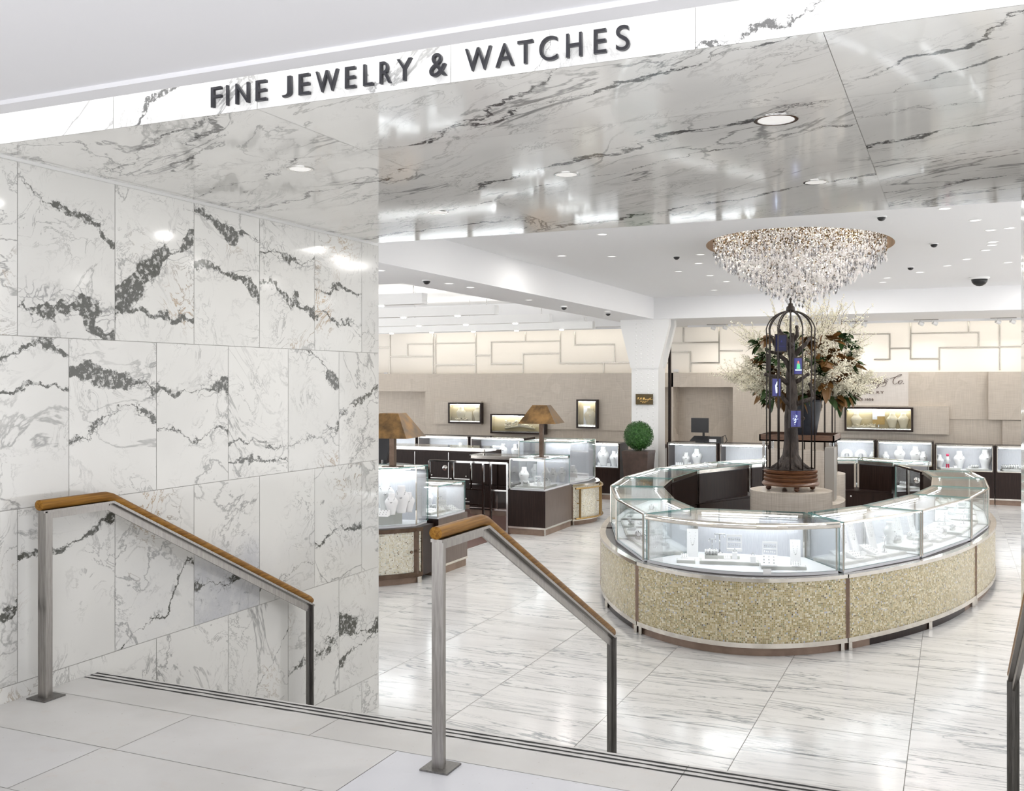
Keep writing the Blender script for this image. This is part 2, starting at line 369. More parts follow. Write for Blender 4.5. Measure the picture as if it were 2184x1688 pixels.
# ------------------------------------------------------------------ slab cladding
def slabs(name, O, U, V, rects, mat, grout, gap=.003, depth=.0025, bands={}, tones={}, flip=False):
    """quads of stone set a little proud of a grout bed"""
    O, U, V = Vector(O), Vector(U), Vector(V); N = U.cross(V).normalized()
    if flip: N = -N
    mb = MB(); mc = []; lc = []; b1 = []; b2 = []
    us = [r[0] for r in rects]+[r[1] for r in rects]; vs_ = [r[2] for r in rects]+[r[3] for r in rects]
    rnd = random.Random(hash(name) % 1000 if False else len(rects)*7+3)
    def q(u0, u1, v0, v1, d, m):
        ps = [O+U*a+V*b_+N*d for a, b_ in ((u0, v0), (u1, v0), (u1, v1), (u0, v1))]
        mb.add(ps if not flip else ps[::-1], [(0, 1, 2, 3)], m)
    q(min(us), max(us), min(vs_), max(vs_), -depth, 1)
    for l in (mc, lc, b1, b2): l += [(0, 0, 0)]*4
    for k, (u0, u1, v0, v1) in enumerate(rects):
        q(u0+gap/2, u1-gap/2, v0+gap/2, v1-gap/2, 0, 0)
        ox, oy, oz = rnd.uniform(-40, 40), rnd.uniform(-40, 40), rnd.uniform(-40, 40); sx = rnd.choice((-1, 1)); sy = rnd.choice((-1, 1))
        if name == 'ceiling_portal': sx = sy = 1
        if bands == 'cont': ox = oy = 0; oz = k*.35; sx = sy = 1
        cs = [(u0, v0), (u1, v0), (u1, v1), (u0, v1)]
        if flip: cs = cs[::-1]
        bb = bands.get(k, ((0, 0, 0), (0, 0, 0))) if isinstance(bands, dict) else ((0, 0, 0), (0, 0, 0))
        for a, b_ in cs:
            mc.append((a*sx+ox, b_*sy+oy, oz)); lc.append((a-(u0+u1)/2, b_-(v0+v1)/2, tones.get(k, 0)))
            b1.append(bb[0]); b2.append(bb[1])
    mb.at = {'mc': mc, 'lc': lc, 'band1': b1, 'band2': b2}
    return mb.build(name, [mat, grout], local=True)

# ================================================================== SETTING
WX = -4.035; RX = .36; ZS = 2.55; YE = 6.57; LZ = -1.0
# left wall: courses .817 high, slabs .597 long
rects = []; bands = {}
rows = [(-1.0, -.741, 1), (-.741, .076, 0), (.076, .896, 1), (.896, 1.713, 0), (1.713, 2.535, 1)]
for z0, z1, par in rows:
    y = 3.946-.597*8+(0 if par else .2985)
    while y < YE:
        y1 = min(y+.597, YE)
        if y1 > -.5: rects.append((max(y, -.5), y1, z0, z1))
        y += .597
def slab_at(y, z):
    for k, r in enumerate(rects):
        if r[0] < y < r[1] and r[2] < z < r[3]: return k
def bnd(y, z, a, b_=(0, 0, 0)): bands[slab_at(y, z)] = ((a[0], a[1], a[2]*.85), (b_[0], b_[1], b_[2]*.8))
bnd(3.65, 2.1, (-.28, -.25, .07), (.22, -.42, .02)); bnd(4.2, 2.1, (.02, .75, .085), (-.22, .1, .02))
bnd(4.8, 2.1, (-.02, -.2, .03), (.32, -.1, .035)); bnd(5.4, 2.1, (.2, .0, .05), (-.1, -.25, .025))
bnd(6.0, 2.1, (.02, -.1, .02), (-.2, .1, .012)); bnd(6.45, 2.1, (-.25, -.2, .01))
bnd(3.5, 1.3, (.33, .1, .03), (.12, .1, .012)); bnd(3.9, 1.3, (.18, -.3, .045), (-.05, .12, .022))
bnd(4.6, 1.3, (.15, .1, .045), (-.12, 0, .015)); bnd(5.1, 1.3, (-.2, .02, .012), (-.31, .1, .012))
bnd(5.7, 1.3, (-.15, .18, .03), (-.3, .1, .01)); bnd(6.2, 1.3, (.05, .4, .018)); bnd(6.0, 1.6, (.34, -.5, .05), (-.15, .25, .025))
bnd(4.2, .6, (.17, 0, .05)); bnd(4.8, .5, (-.2, 0, .035)); bnd(3.5, .6, (.22, .25, .015)); bnd(5.2, .5, (-.3, .2, .008))
bnd(6.1, .3, (-.05, .1, .02)); bnd(6.45, -.3, (.0, -.25, .09), (-.15, .3, .03)); bnd(5.9, -.35, (-.05, .35, .022)); bnd(5.2, -.5, (-.1, .9, .008))
bnd(4.5, .3, (-.25, .7, .008)); bnd(3.1, .2, (-.05, .1, .02))
bands[slab_at(4.85, .2)] = bands.get(slab_at(4.85, .2), ((0, 0, 0), (0, 0, 0)))
wl = slabs('wall_left', (WX, 0, 0), (0, 1, 0), (0, 0, 1), rects, 'wallm', 'grout', bands=bands, tones={slab_at(4.85, .3): 1.0, slab_at(4.3, .6): .25, slab_at(5.5, .4): .15})
struct(wl)
mb = MB(); mb.box(WX-.9, WX-.004, -.5, YE, -1, 3.4)
struct(mb.build('wall_left_core', 'white'))
mb = MB(); mb.prism([(WX-.9, YE), (WX-.004, YE), (WX-.0, YE+.004), (WX-.9, YE+.004)], -1, 2.55); struct(mb.build('wall_left_end', 'white'))
# right wall of the opening
rects = []
for z0, z1, par in rows:
    y = 3.12-.3*par
    while y < YE:
        y0 = max(y, 3.12); y1 = min(y+.597, YE)
        if y1 > y0+.02: rects.append((y0, y1, z0, z1))
        y += .597
wr = slabs('wall_right', (RX, 0, 0), (0, 1, 0), (0, 0, 1), rects, 'wallm', 'grout', flip=True, bands={})
struct(wr)
mb = MB(); mb.box(RX+.004, RX+1.2, 3.12, YE, -1, 3.4); struct(mb.build('wall_right_core', 'white'))
# soffit of the portal
rects = []; ys = [3.12, 3.88, 5.04, 6.52]
xs = [WX+.012, -2.46, -.36, .36]
for i in range(3):
    for j in range(3): rects.append((xs[i], xs[i+1], ys[j], ys[j+1]))
sbands = {6: ((-.1, .7, .02), (.2, .6, .012)), 3: ((.0, .15, .018), (-.2, .5, .015)), 4: ((-.1, .25, .035), (.25, .2, .01)), 5: ((.1, .2, .02), (0, 0, 0)),
          7: ((.1, .12, .02), (-.3, .0, .012)), 1: ((.2, -.2, .02), (-.3, .2, .015)), 0: ((.1, .6, .03), (-.1, .3, .012)), 2: ((-.2, .1, .02), (.3, .05, .02)), 8: ((0, .1, .012), (.4, .1, .01))}
sbands = {k: tuple((b_[0], -abs(b_[1])-.25, b_[2]*.8) if b_[2] else b_ for b_ in v) for k, v in sbands.items()}
so = slabs('ceiling_portal', (0, 0, ZS), (1, 0, 0), (0, 1, 0), rects, 'soffm', 'grout', flip=True, bands=sbands, gap=.002)
struct(so)
mb = MB(); mb.box(WX-.9, RX+1.2, 3.125, 6.51, ZS+.003, 3.6); struct(mb.build('ceiling_portal_core', 'white'))
# fascia that carries the letters
rects = [(-7, -3.2, 0, .4), (-3.2, -2.46, 0, .4), (-2.46, -1.62, 0, .4), (-1.62, -.75, 0, .4), (-.75, .36, 0, .4), (.36, 2.5, 0, .4)]
fa = slabs('trim_1', (0, 3.12, ZS), (1, 0, 0), (0, 0, 1), rects, 'facm', 'grout', gap=.002, bands={1: ((0, .8, .02), (0, 0, 0)), 4: ((.02, .5, .03), (0, 0, 0)), 3: ((0, 1.6, .01), (0, 0, 0))})
struct(fa)
# hall ceiling, ending short of the fascia with a light cove behind its lip
mb = MB(); mb.box(-7, 3.5, -3.5, 2.9, 2.656, 2.8); mb.box(-7, 3.5, 2.9, 3.0, 2.638, 2.8)
struct(mb.build('ceiling_hall', 'hallpaint'))
mb = MB(); mb.box(-7, 3.5, 2.95, 3.14, 3.0, 3.1); mb.box(-7, 3.5, 2.9, 2.95, 2.8, 3.1); struct(mb.build('trim_2', 'white'))
mb = MB(); mb.box(-4.6, .9, 2.97, 3.06, 2.97, 2.99)
tag(mb.build('cove_light', 'cove'), 'linear cove light hidden above the lettered marble fascia', 'light')
# upper floor
rects = []
for y0, y1, x0, L in ((3.505, 3.84, -2.926-1.12, 1.55), (3.05, 3.505, -3.12-1.055, 1.055), (2.6, 3.05, -2.985-1.2, 1.0), (2.15, 2.6, -3.6, 1.055), (1.7, 2.15, -4.2, 1.055), (-.5, 1.7, -4.035, 1.2)):
    x = x0
    while x < 2.6:
        a = max(x, WX); b_ = min(x+L, 2.6)
        if b_ > a+.01: rects.append((a, b_, y0, y1))
        x += L
fb = {}
for k, r in enumerate(rects):
    t = 0.0
    if r[2] == 3.05 and r[0] > -2.2: t = .75
    elif r[2] == 2.6 and -3.1 < r[0] < -2.2: t = .5
    elif r[2] < 3.5: t = .2*((k*37) % 5)/4
    fb[k] = ((t, 0, 0), (0, 0, 0))
fu = slabs('floor_upper', (0, 0, 0), (1, 0, 0), (0, 1, 0), rects, 'lime', 'grout_d', bands=fb)
struct(fu)
mb = MB(); mb.box(WX-.02, 2.6, -.5, 3.835, -1.2, -.004); struct(mb.build('floor_upper_core', 'lime'))
mb = MB()
for yy in (3.812, 3.776, 3.736):
    n = 60; x0 = WX+.01; dx = (RX-.01-x0)/n
    pts = []
    for i in range(n+1):
        x = x0+dx*i; pts.append((x, .006+.0015*sin(i*1.7+yy*50), .0015*sin(i*2.3+yy)))
    top = [(x, yy+w_, .0015) for x, w_, e in pts]; bot = [(x, yy-w_+e, .0015) for x, w_, e in pts]
    vs = top+bot; mb.add(vs, [(n+1+i, n+2+i, i+1, i) for i in range(n)])
o = mb.build('trim_3', 'black_grit'); struct(o)
# stairs: six risers down to the shop floor
mb = MB()
for k in range(1, 6):
    y0 = 3.84+.33*(k-1); mb.box(WX+.002, RX-.002, 3.84 if k == 1 else y0-.0, y0+.33, -1.02, -k/6)
st = mb.build('floor_stairs', 'lime'); struct(st)
a = st.data.attributes.new('mc', 'FLOAT_VECTOR', 'CORNER')
for i, lp in enumerate(st.data.loops): a.data[i].vector = st.data.vertices[lp.vertex_index].co
# shop floor
rects = []; k = 0
x = -.283-1.045*18
col = 0
while x < 8:
    y = 5.49-.56*(1+(col % 2)*.5)
    while y < 24.9:
        rects.append((x, x+1.045, y, y+.56)); y += .56
    x += 1.045; col += 1
fbands = {}
for k, r in enumerate(rects):
    if r[0] < -3.41 < r[1]+1.2 and r[3] < 6.6 and r[2] > 5.6: fbands[k] = ((.0, -.3, .02), (.12, -.15, .006))
fl = slabs('floor', (0, 0, LZ), (1, 0, 0), (0, 1, 0), rects, 'floorm', 'grout_d', gap=.005, bands=fbands); struct(fl)
mb = MB(); mb.box(-19, 8, 4.6, 24.95, -1.3, -1.004); struct(mb.build('floor_core', 'paint'))
mb = MB(); mb.box(-10.5, -6.62, 11.2, 17.4, -.9995, -.994); struct(mb.build('floor_staff', 'woodfloor'))

# shop ceiling with the oval recess of the chandelier
CX, CY, CRX, CRY, ZC = -1.9, 13.8, 1.2, 1.72, 3.315
mb = MB(); n = 64
x0, x1, y0, y1 = -5.98, 8.0, 5.6, 21.1
inner = [(CX+CRX*cos(2*pi*i/n), CY+CRY*sin(2*pi*i/n)) for i in range(n)]
def tobox(ax, ay):
    dx, dy = ax-CX, ay-CY; t = 1e9
    if dx > 1e-9: t = min(t, (x1-CX)/dx)
    if dx < -1e-9: t = min(t, (x0-CX)/dx)
    if dy > 1e-9: t = min(t, (y1-CY)/dy)
    if dy < -1e-9: t = min(t, (y0-CY)/dy)
    return (CX+dx*t, CY+dy*t)
outer = [tobox(*p) for p in inner]
cor = [(x0, y0), (x1, y0), (x1, y1), (x0, y1)]
vs = [(x, y, ZC) for x, y in inner]+[(x, y, ZC) for x, y in outer]
fs = [(i, n+i, n+(i+1) % n, (i+1) % n)[::-1] for i in range(n)]
mb.add(vs, fs)
for cx_, cy_ in cor:
    ang = [(atan2(p[1]-CY, p[0]-CX)) for p in outer]; ca = atan2(cy_-CY, cx_-CX)
    for i in range(n):
        a_, b_ = outer[i], outer[(i+1) % n]
        if abs(a_[0]-b_[0]) > 1e-6 and abs(a_[1]-b_[1]) > 1e-6:
            if (abs(a_[0]-cx_) < 1e-6 or abs(b_[0]-cx_) < 1e-6) and (abs(a_[1]-cy_) < 1e-6 or abs(b_[1]-cy_) < 1e-6):
                mb.add([(a_[0], a_[1], ZC), (cx_, cy_, ZC), (b_[0], b_[1], ZC)], [(2, 1, 0)])
struct(mb.build('ceiling', 'paint'))
mb = MB()
top = [(x, y, ZC+.45) for x, y in inner]; bt = [(x, y, ZC) for x, y in inner]
mb.add(bt+top, [(i, (i+1) % n, n+(i+1) % n, n+i)[::-1] for i in range(n)]+[tuple(range(n, 2*n))[::-1]])
struct(mb.build('ceiling_recess', 'recess'))
# beams, lowered soffits and the bright coffer at the left
mb = MB(); mb.box(-5.98, 8, 21.1, 24.6, 2.85, 3.6); struct(mb.build('ceiling_beam_back', 'paint'))
mb = MB(); mb.box(-6.98, -5.98, 5.6, 24.6, 2.85, 3.6); struct(mb.build('ceiling_beam_left', 'paint'))
mb = MB(); mb.box(-19, -6.98, 5.6, 12.0, 2.85, 3.6); mb.box(-19, -6.98, 23.5, 24.6, 2.85, 3.6); struct(mb.build('ceiling_soffit_left', 'paint'))
mb = MB(); mb.box(-19, -6.98, 12.0, 23.5, 3.5, 3.6); struct(mb.build('ceiling_coffer', 'white'))
# back wall
YB = 24.5
mb = MB(); mb.box(-19, 8, YB, YB+.3, -1, 3.6); struct(mb.build('wall_back', 'cream'))
# chrome inlay lines of the cream wall, from the photograph's two halves
L2 = lambda x, y: (800+x/2.411, 580+y/2.411)
L3 = lambda x, y: (1400+x/2.557, 420+y/2.557)
segs = [(L2, *s_) for s_ in [(77, 325, 77, 525), (15, 390, 77, 390), (77, 436, 297, 434), (167, 372, 167, 435), (167, 372, 297, 371), (299, 322, 299, 528), (311, 322, 311, 528), (310, 368, 518, 366), (310, 479, 518, 478), (518, 318, 518, 525), (518, 430, 598, 429), (598, 361, 598, 474), (598, 361, 952, 355), (598, 474, 762, 472), (762, 423, 762, 522), (762, 423, 952, 418), (952, 310, 952, 470), (952, 470, 1310, 467), (773, 312, 773, 357), (1028, 308, 1028, 375), (1028, 375, 1232, 372), (1232, 373, 1232, 467), (1175, 469, 1175, 521)]]
segs += [(L3, *s_) for s_ in [(148, 712, 148, 793), (58, 797, 342, 793), (342, 705, 342, 905), (58, 848, 186, 846), (186, 848, 186, 955), (190, 907, 342, 904), (342, 840, 470, 838), (1075, 750, 1273, 748), (1273, 748, 1273, 886), (1190, 887, 1273, 886), (1273, 827, 1387, 825), (1387, 680, 1387, 885), (1387, 744, 1757, 741), (1757, 741, 1757, 820), (1703, 680, 1703, 741), (1387, 884, 1543, 882), (1543, 823, 1543, 944), (1543, 823, 1872, 819), (1872, 676, 1872, 944), (1872, 818, 1985, 816)]]
mb = MB()
for kk_, (fn, xa, ya, xb, yb) in enumerate(segs):
    A = ony(*fn(xa, ya), YB); B = ony(*fn(xb, yb), YB); t = .013
    if abs(xa-xb) < 1:
        X = (A[0]+B[0])/2; mb.box(X-t, X+t, YB-.012-.0006*(kk_ % 7), YB-.001, min(A[2], B[2]), min(max(A[2], B[2]), 2.845))
    else:
        Z = (A[2]+B[2])/2; mb.box(min(A[0], B[0])-t, max(A[0], B[0])+t, YB-.018-.0006*(kk_ % 7), YB-.001, Z-t, Z+t)
struct(mb.build('trim_4', 'inlay'))
# woven beige panels, each standing proud by its own amount
def wp(u0, v0, u1, v1, yf, name='wall_panel', mat='beige', yb=YB-.001):
    a_ = ony(u0, v0, yf); b_ = ony(u1, v1, yf); z0, z1 = min(a_[2], b_[2]), max(a_[2], b_[2])
    return a_[0], b_[0], z0, z1
ZB = 1.70
def panel(x0, x1, z0, z1, yf, mat='beige', nm='wall_panel'):
    mb = MB(); mb.box(x0, x1, yf, YB-.002, z0, z1); return struct(mb.build(nm, mat))
yp = 23.95
X = lambda u, y=yp: ony(u, 813, y)[0]
Zf = lambda u, v, y=yp: ony(u, v, y)[2]
zal = Zf(850, 835)   # top of the alcoves
panel(-19, X(907), zal, ZB, yp)
panel(X(907), X(1053), -1, ZB, yp)
panel(X(1053), -6.7, Zf(1200, 916), ZB, yp-.08)
panel(X(1053)+.001, -6.7, -1, Zf(1200, 916), yp)
panel(-19, X(907), -1, zal, YB-.02)
panel(X(926, yp-.06), X(1027, yp-.06), Zf(975, 906, yp-.06), Zf(975, 856, yp-.06), yp-.06)
xa0, xa1 = X(1431), X(1563); za = Zf(1500, 826)
panel(-6.3, xa0, -1, ZB, yp); panel(xa0, xa1, za, ZB, yp); panel(xa1, X(1781), -1, ZB, yp)
panel(xa0, xa1, -1, za, YB-.02)
panel(X(1781), X(1937.5), Zf(1850, 866), ZB, yp-.02, 'beige_l')
panel(X(1937.5), X(2108), Zf(2000, 894), ZB, yp)
panel(X(1781), X(1781)+.02, -1, ZB, yp)
panel(X(1700, yp-.1), X(2024, yp-.1), Zf(1900, 925, yp-.1), Zf(1900, 866, yp-.1), yp-.1)
panel(X(2108, yp-.12), 6.0, Zf(2140, 896, yp-.12), ZB-.001, yp-.12)
panel(X(1781)+.02, 6.0, -1, Zf(2050, 895, yp), yp+.02)
panel(X(2138, yp-.05), 6.0, -1, Zf(2140, 897, yp), yp-.05)

mb = MB(); mb.box(-5.9, 6.5, 23.78, 23.82, 2.80, 2.85); struct(mb.build('trim_5', 'paint'))
mb = MB(); mb.box(-19, -7.1, 23.78, 23.82, 2.80, 2.85); struct(mb.build('trim_6', 'paint'))
for nm_, xa_, xb_ in (('above the right half of the back wall', -5.8, 6.4), ('above the left half of the back wall', -14, -7.1)):
    t = thing('wash_light', 'linear wash light hidden behind a lip '+nm_, 'light', ((xa_+xb_)/2, 23.9, 2.84), 'wash lights of the back wall')
    mb = MB(); mb.box(xa_, xb_, 23.86, 23.9, 2.83, 2.848); mb.build('housing', 'white', t)
    l = bpy.data.lights.new('wash', 'AREA'); l.shape = 'RECTANGLE'; l.size = xb_-xa_; l.size_y = .05; l.energy = (1.2 if xa_ > -6 else 1.7)*(xb_-xa_); l.color = (1, .96, .88)
    o = bpy.data.objects.new('lamp_light', l); COL.objects.link(o); o.parent = t; o.location = (0, 0, -.02); o.rotation_euler = (radians(38), 0, 0)
# column with riveted capital
col = thing('column', 'white riveted steel column with flared capital behind the boxwood planter', 'column', (-6.33, 21.4, -1))
cu = [ony(1347, 813, 21.2)[0], ony(1404, 813, 21.2)[0]]
cx0, cx1 = cu; mb = MB(); mb.box(cx0, cx1, 21.2, 21.75, -1, 2.85)
mb.build('shaft', 'white', col)
zt, zm = 2.849, Zf(1375, 786, 21.2); cw0, cw1 = ony(1324, 813, 21.2)[0], ony(1428, 813, 21.2)[0]
mb = MB()
for yy in (21.17, 21.62):
    mb.add([(cx0-.01, yy, zm), (cx1+.01, yy, zm), (cw1, yy, zt-.12), (cw1, yy, zt), (cw0, yy, zt), (cw0, yy, zt-.12), (cx0-.01, yy+.16, zm), (cx1+.01, yy+.16, zm), (cw1, yy+.16, zt-.12), (cw1, yy+.16, zt), (cw0, yy+.16, zt), (cw0, yy+.16, zt-.12)],
       [(0, 1, 2, 3, 4, 5), (11, 10, 9, 8, 7, 6), (0, 6, 7, 1), (1, 7, 8, 2), (2, 8, 9, 3), (4, 10, 11, 5), (5, 11, 6, 0), (3, 9, 10, 4)])
mb.build('capital', 'white', col)
mb = MB()
for i, xx in enumerate((.05, .2, .4, .55)):
    X_ = cx0+(cx1-cx0)*(xx+.1)/.8
    for k in range(44):
        z = -.9+k*.085+(.02 if i % 2 else 0)
        if z < 2.8: mb.ball((X_, 21.2 if z < zm else 21.17, z), .018, 6, 4)
mb.build('rivets', 'white', col)['kind'] = 'stuff'
# mirror panel in a dark frame right of the column
mp = thing('mirror_panel', 'tall dark framed mirror beside the white riveted column', 'mirror', (-5.9, 21.9, -1))
mb = MB(); mx = ony(1411, 813, 21.9)[0]
for yy in (21.8, 22.5): mb.box(mx-.05, mx+.05, yy, yy+.06, 0, 2.3)
mb.box(mx-.05, mx+.05, 21.8, 22.56, 2.24, 2.3); mb.box(mx-.05, mx+.05, 21.8, 22.56, -.02, .06); mb.build('frame', 'wood', mp)
mb = MB(); mb.box(mx-.02, mx+.02, 21.86, 22.5, .06, 2.24); mb.build('mirror_glass', 'chrome', mp)
mb = MB(); mb.box(mx-.12, mx+.1, 21.7, 22.6, -1, -.02); mb.build('marble_base', 'grout', mp)

# ================================================================== HANDRAILS
def handrail(x, label, wallside):
    t = thing('handrail', label, 'handrail', (x, 3.42, 0), 'oak topped steel handrails of the stairs')
    yk, ye, zk, ze = 3.80, 5.55, .915, .03
    zr = .915
    mb = MB(); pts = [(x, 3.375, zr), (x, 3.38, zr), (x, yk-.05, zr), (x, yk-.02, zr-.001), (x, yk+.02, zr-.012), (x, yk+.06, zr-.032), (x, ye-.03, ze+.015), (x, ye, ze)]
    mb.tube(pts, [.017, .025, .025, .025, .025, .025, .025, .018], 20)
    for i, v in enumerate(mb.v): mb.v[i] = (x+(v[0]-x)*1.12, v[1], v[2])
    mb.build('wood_rail', 'oak', t, smooth=50)
    mb = MB(); dz = -.031
    P = [(x, 3.385, zr+dz), (x, yk+.015, zr+dz), (x, ye+.005, ze+dz)]
    mb.bar(P[0], P[1], .05, .012); mb.bar(P[1], P[2], .05, .012)
    mb.box(x-.0052, x+.0052, 3.4075, yk, zr+dz-.038, zr+dz-.002); mb.bar((x, yk-.0, zr+dz-.022), (x, ye-.024, ze+dz-.022), .0096, .038)
    mb.build('steel_flat', 'steel', t)
    mb = MB(); mb.box(x-.025, x+.025, 3.395, 3.407, 0, zr-.03); mb.box(x-.006, x+.006, 3.407, 3.452, 0, zr-.034); mb.build('post', 'steel', t)
    mb = MB(); mb.box(x-.06, x+.06, 3.36, 3.48, 0, .007); mb.build('base_plate', 'steel_d', t)
    zst = -1.0
    mb = MB(); mb.box(x-.028, x+.028, ye-.02, ye-.008, zst, ze-.02); mb.box(x-.0066, x+.0066, ye-.05, ye-.02, zst, ze-.045); mb.build('lower_post', 'steel_d', t)
    mb = MB(); mb.box(x-.055, x+.055, ye-.07, ye+.045, zst, zst+.007); mb.build('base_plate', 'steel_d', t)
handrail(-3.93, 'steel handrail with oak top beside the left marble wall', 0)
handrail(-1.82, 'steel handrail with oak top standing free in the middle of the stairs', 0)
handrail(.268, 'steel handrail with oak top at the right edge, partly cut off', 0)

# ================================================================== LETTERS OF THE FASCIA
sg = thing('raised_letter_sign', 'black raised letters FINE JEWELRY & WATCHES on the bright marble fascia', 'sign', (-1.8, 3.12, 2.57))
def glyph(ch, height, extr, bev=0, shear=0):
    c = bpy.data.curves.new('g', 'FONT'); c.body = ch; c.extrude = extr; c.size = 1; c.shear = shear; c.bevel_depth = bev
    o = bpy.data.objects.new('g', c); COL.objects.link(o)
    dg = bpy.context.evaluated_depsgraph_get(); me = bpy.data.meshes.new_from_object(o.evaluated_get(dg))
    bpy.data.objects.remove(o); bpy.data.curves.remove(c); return me
def place_glyph(ch, x0, x1, z0, z1, y, mat, name, parent, extr=.012, thin=0):
    me = glyph(ch, 1, .5)
    xs = [v.co.x for v in me.vertices]; ys = [v.co.y for v in me.vertices]
    ax, bx, ay, by = min(xs), max(xs), min(ys), max(ys)
    off = ORG[parent.name]
    for v in me.vertices:
        px = x0+(v.co.x-ax)/(bx-ax)*(x1-x0); pz = z0+(v.co.y-ay)/(by-ay)*(z1-z0); py = y-(v.co.z+.5)*extr
        v.co = (px-off.x, py-off.y, pz-off.z)
    me.materials.clear(); me.materials.append(M[mat]); me.name = name
    o = bpy.data.objects.new(name, me); COL.objects.link(o); o.parent = parent; return o
ext = [(103, 157), (174, 188), (217, 286), (311, 368), (434, 484), (511, 569), (590, 703), (727, 783), (812, 865), (888, 949), (968, 1046), (1120, 1208), (1286, 1418), (1428, 1523), (1530, 1612), (1632, 1726), (1757, 1840), (1885, 1954), (1989, 2062)]
for ch, (a, b_) in zip('FINEJEWELRY&WATCHES', ext):
    xa = ony(400+a/2.184, 813, 3.10)[0]+.004; xb = ony(400+b_/2.184, 813, 3.10)[0]-.004
    o_ = .0015 if ch in 'CS&' else 0
    place_glyph(ch, xa, xb, 2.5755-o_, 2.6545+o_, 3.115, 'letter', 'letter', sg, .014)
    
# ================================================================== DOWNLIGHTS
def downlight_proto(name, r, deep):
    t = thing(name, 'x', 'ceiling light', (0, 0, 0))
    mb = MB(); n = 20
    for (ra, rb, za, zb) in ((r*1.18, r, -.003, -.003), (r*1.18, r*1.18, .0, -.003), (r, r*.7, -.003, .03 if deep else .0)):
        vs = [(ra*cos(2*pi*j/n), ra*sin(2*pi*j/n), za) for j in range(n)]+[(rb*cos(2*pi*j/n), rb*sin(2*pi*j/n), zb) for j in range(n)]
        mb.add(vs, [(j, (j+1) % n, n+(j+1) % n, n+j) for j in range(n)])
    mb.build('ring', 'chrome' if deep else 'white', t, local=True)
    mb = MB(); z = -.002; mb.add([(r*.96*cos(2*pi*j/n), r*.96*sin(2*pi*j/n), z) for j in range(n)], [tuple(range(n))[::-1]]); mb.build('lens', 'lens_c' if not deep else 'lens_dim', t, local=True)
    return t
def spot_for(parent, power, size=.06, ang=180, z=-.012):
    l = bpy.data.lights.new('spot', 'AREA'); l.shape = 'DISK'; l.size = size; l.energy = power; l.color = (1, .975, .94); l.spread = radians(ang)
    o = bpy.data.objects.new('lamp_light', l); COL.objects.link(o); o.parent = parent; o.location = (0, 0, z); return o
pd = downlight_proto('recessed_downlight', .055, True)
for i, (u, v, wh) in enumerate([(640, 360, 'nearest the left marble wall'), (1655, 255, 'large one right of centre near the fascia'), (1740, 388, 'just above the chandelier'), (935, 453, 'near the inner edge at left'), (1208, 372, 'dark one in the middle')]):
    p = onz(u, v, ZS); o = pd if i == 0 else copy_tree(pd); o.location = (p[0], p[1], ZS-.0005)
    o['label'] = 'recessed downlight in the marble portal ceiling, '+wh; o['group'] = 'downlights of the marble portal ceiling'
    if wh.startswith('large'): o.scale = (1.35, 1.35, 1)
    spot_for(o, 3, .08)
pc = downlight_proto('ceiling_downlight', .06, False)
dl = [(2015, 445), (2080, 470), (2113, 491), (2118, 516), (2116, 523), (2102, 534), (2062, 553), (2020, 567), (1962, 581), (1892, 593), (1494, 543), (1447, 579), (1514, 588), (1523, 619), (1305, 547), (1790, 608), (1285, 500), (2150, 560)]
extra = [(-3.4, 9.2), (-3.6, 15.2), (-3.8, 18.2), (-.2, 11.0), (.6, 13.2), (2.5, 12), (3.5, 15), (2.8, 18), (-1.2, 19.5), (-4.9, 11.0), (-5.2, 13.5), (5, 9), (6, 13), (3, 8.5), (-1.0, 9.4), (-3, 20), (1.5, 20.3), (5, 19)]
pts = [onz(u, v, ZC)[:2] for u, v in dl]+extra
pts2 = [(x, y) for x, y in pts if -5.9 < x < 7.9 and 6.6 < y < 21]
pts2.sort(key=lambda p: uof(*p))
for i, (x, y) in enumerate(pts2):
    o = pc if i == 0 else copy_tree(pc); o.location = (x, y, ZC-.001)
    wh = 'left of the crystal chandelier' if uof(x, y) < 1560 else 'right of the crystal chandelier' if uof(x, y) > 1880 else 'beside the crystal chandelier'
    row = 'towards the front' if y < 11 else 'midway' if y < 16 else 'towards the back beam'
    o['label'] = 'round downlight in the white ceiling, %s, %s' % (wh, row); o['group'] = 'white downlights %s, %s' % (wh, row)
    spot_for(o, 5, .10, 180)
sf = [(958, 605), (1003, 613), (1203, 653), (810, 577), (1128, 640), (1296, 664)]
for i, (u, v) in enumerate(sf):
    p = onz(u, v, 2.85)
    if not (-6.95 < p[0] < -6.0): p = (-6.5, p[1], 2.85)
    o = copy_tree(pc); o.location = (p[0], p[1], 2.849); o['label'] = 'small round downlight under the white beam running to the riveted column'; o['group'] = 'downlights under the side beam'
    spot_for(o, 4, .1, 180)
# black dome cameras
def dome(x, y, z, r, label, group=None):
    t = thing('dome_camera', label, 'camera', (x, y, z), group)
    mb = MB(); mb.lathe([(r*1.25, -.0), (r*1.25, -.01), (r*1.05, -r*.25)][::-1], (x, y, z), 20); mb.build('housing', 'white', t, smooth=40)
    mb = MB(); mb.lathe([(r*cos(a), -r*.25-r*.9*sin(a)) for a in (1.55, 1.2, .8, .4, 0)], (x, y, z), 18); mb.build('dome', 'dark', t, smooth=True)
p = onz(2089, 592, ZC); dome(p[0], p[1], ZC, .135, 'large black dome camera on the shop ceiling at right')
for u, v, nm in ((1880, 462, 'near the portal edge at right'), (1992, 520, 'above the larger black dome camera'), (1942, 570, 'right of the chandelier low on the ceiling'), (1443, 547, 'left of the chandelier')):
    p = onz(u, v, ZC); dome(p[0], p[1], ZC, .045, 'tiny black dome camera '+nm, 'tiny dome cameras on the ceiling')
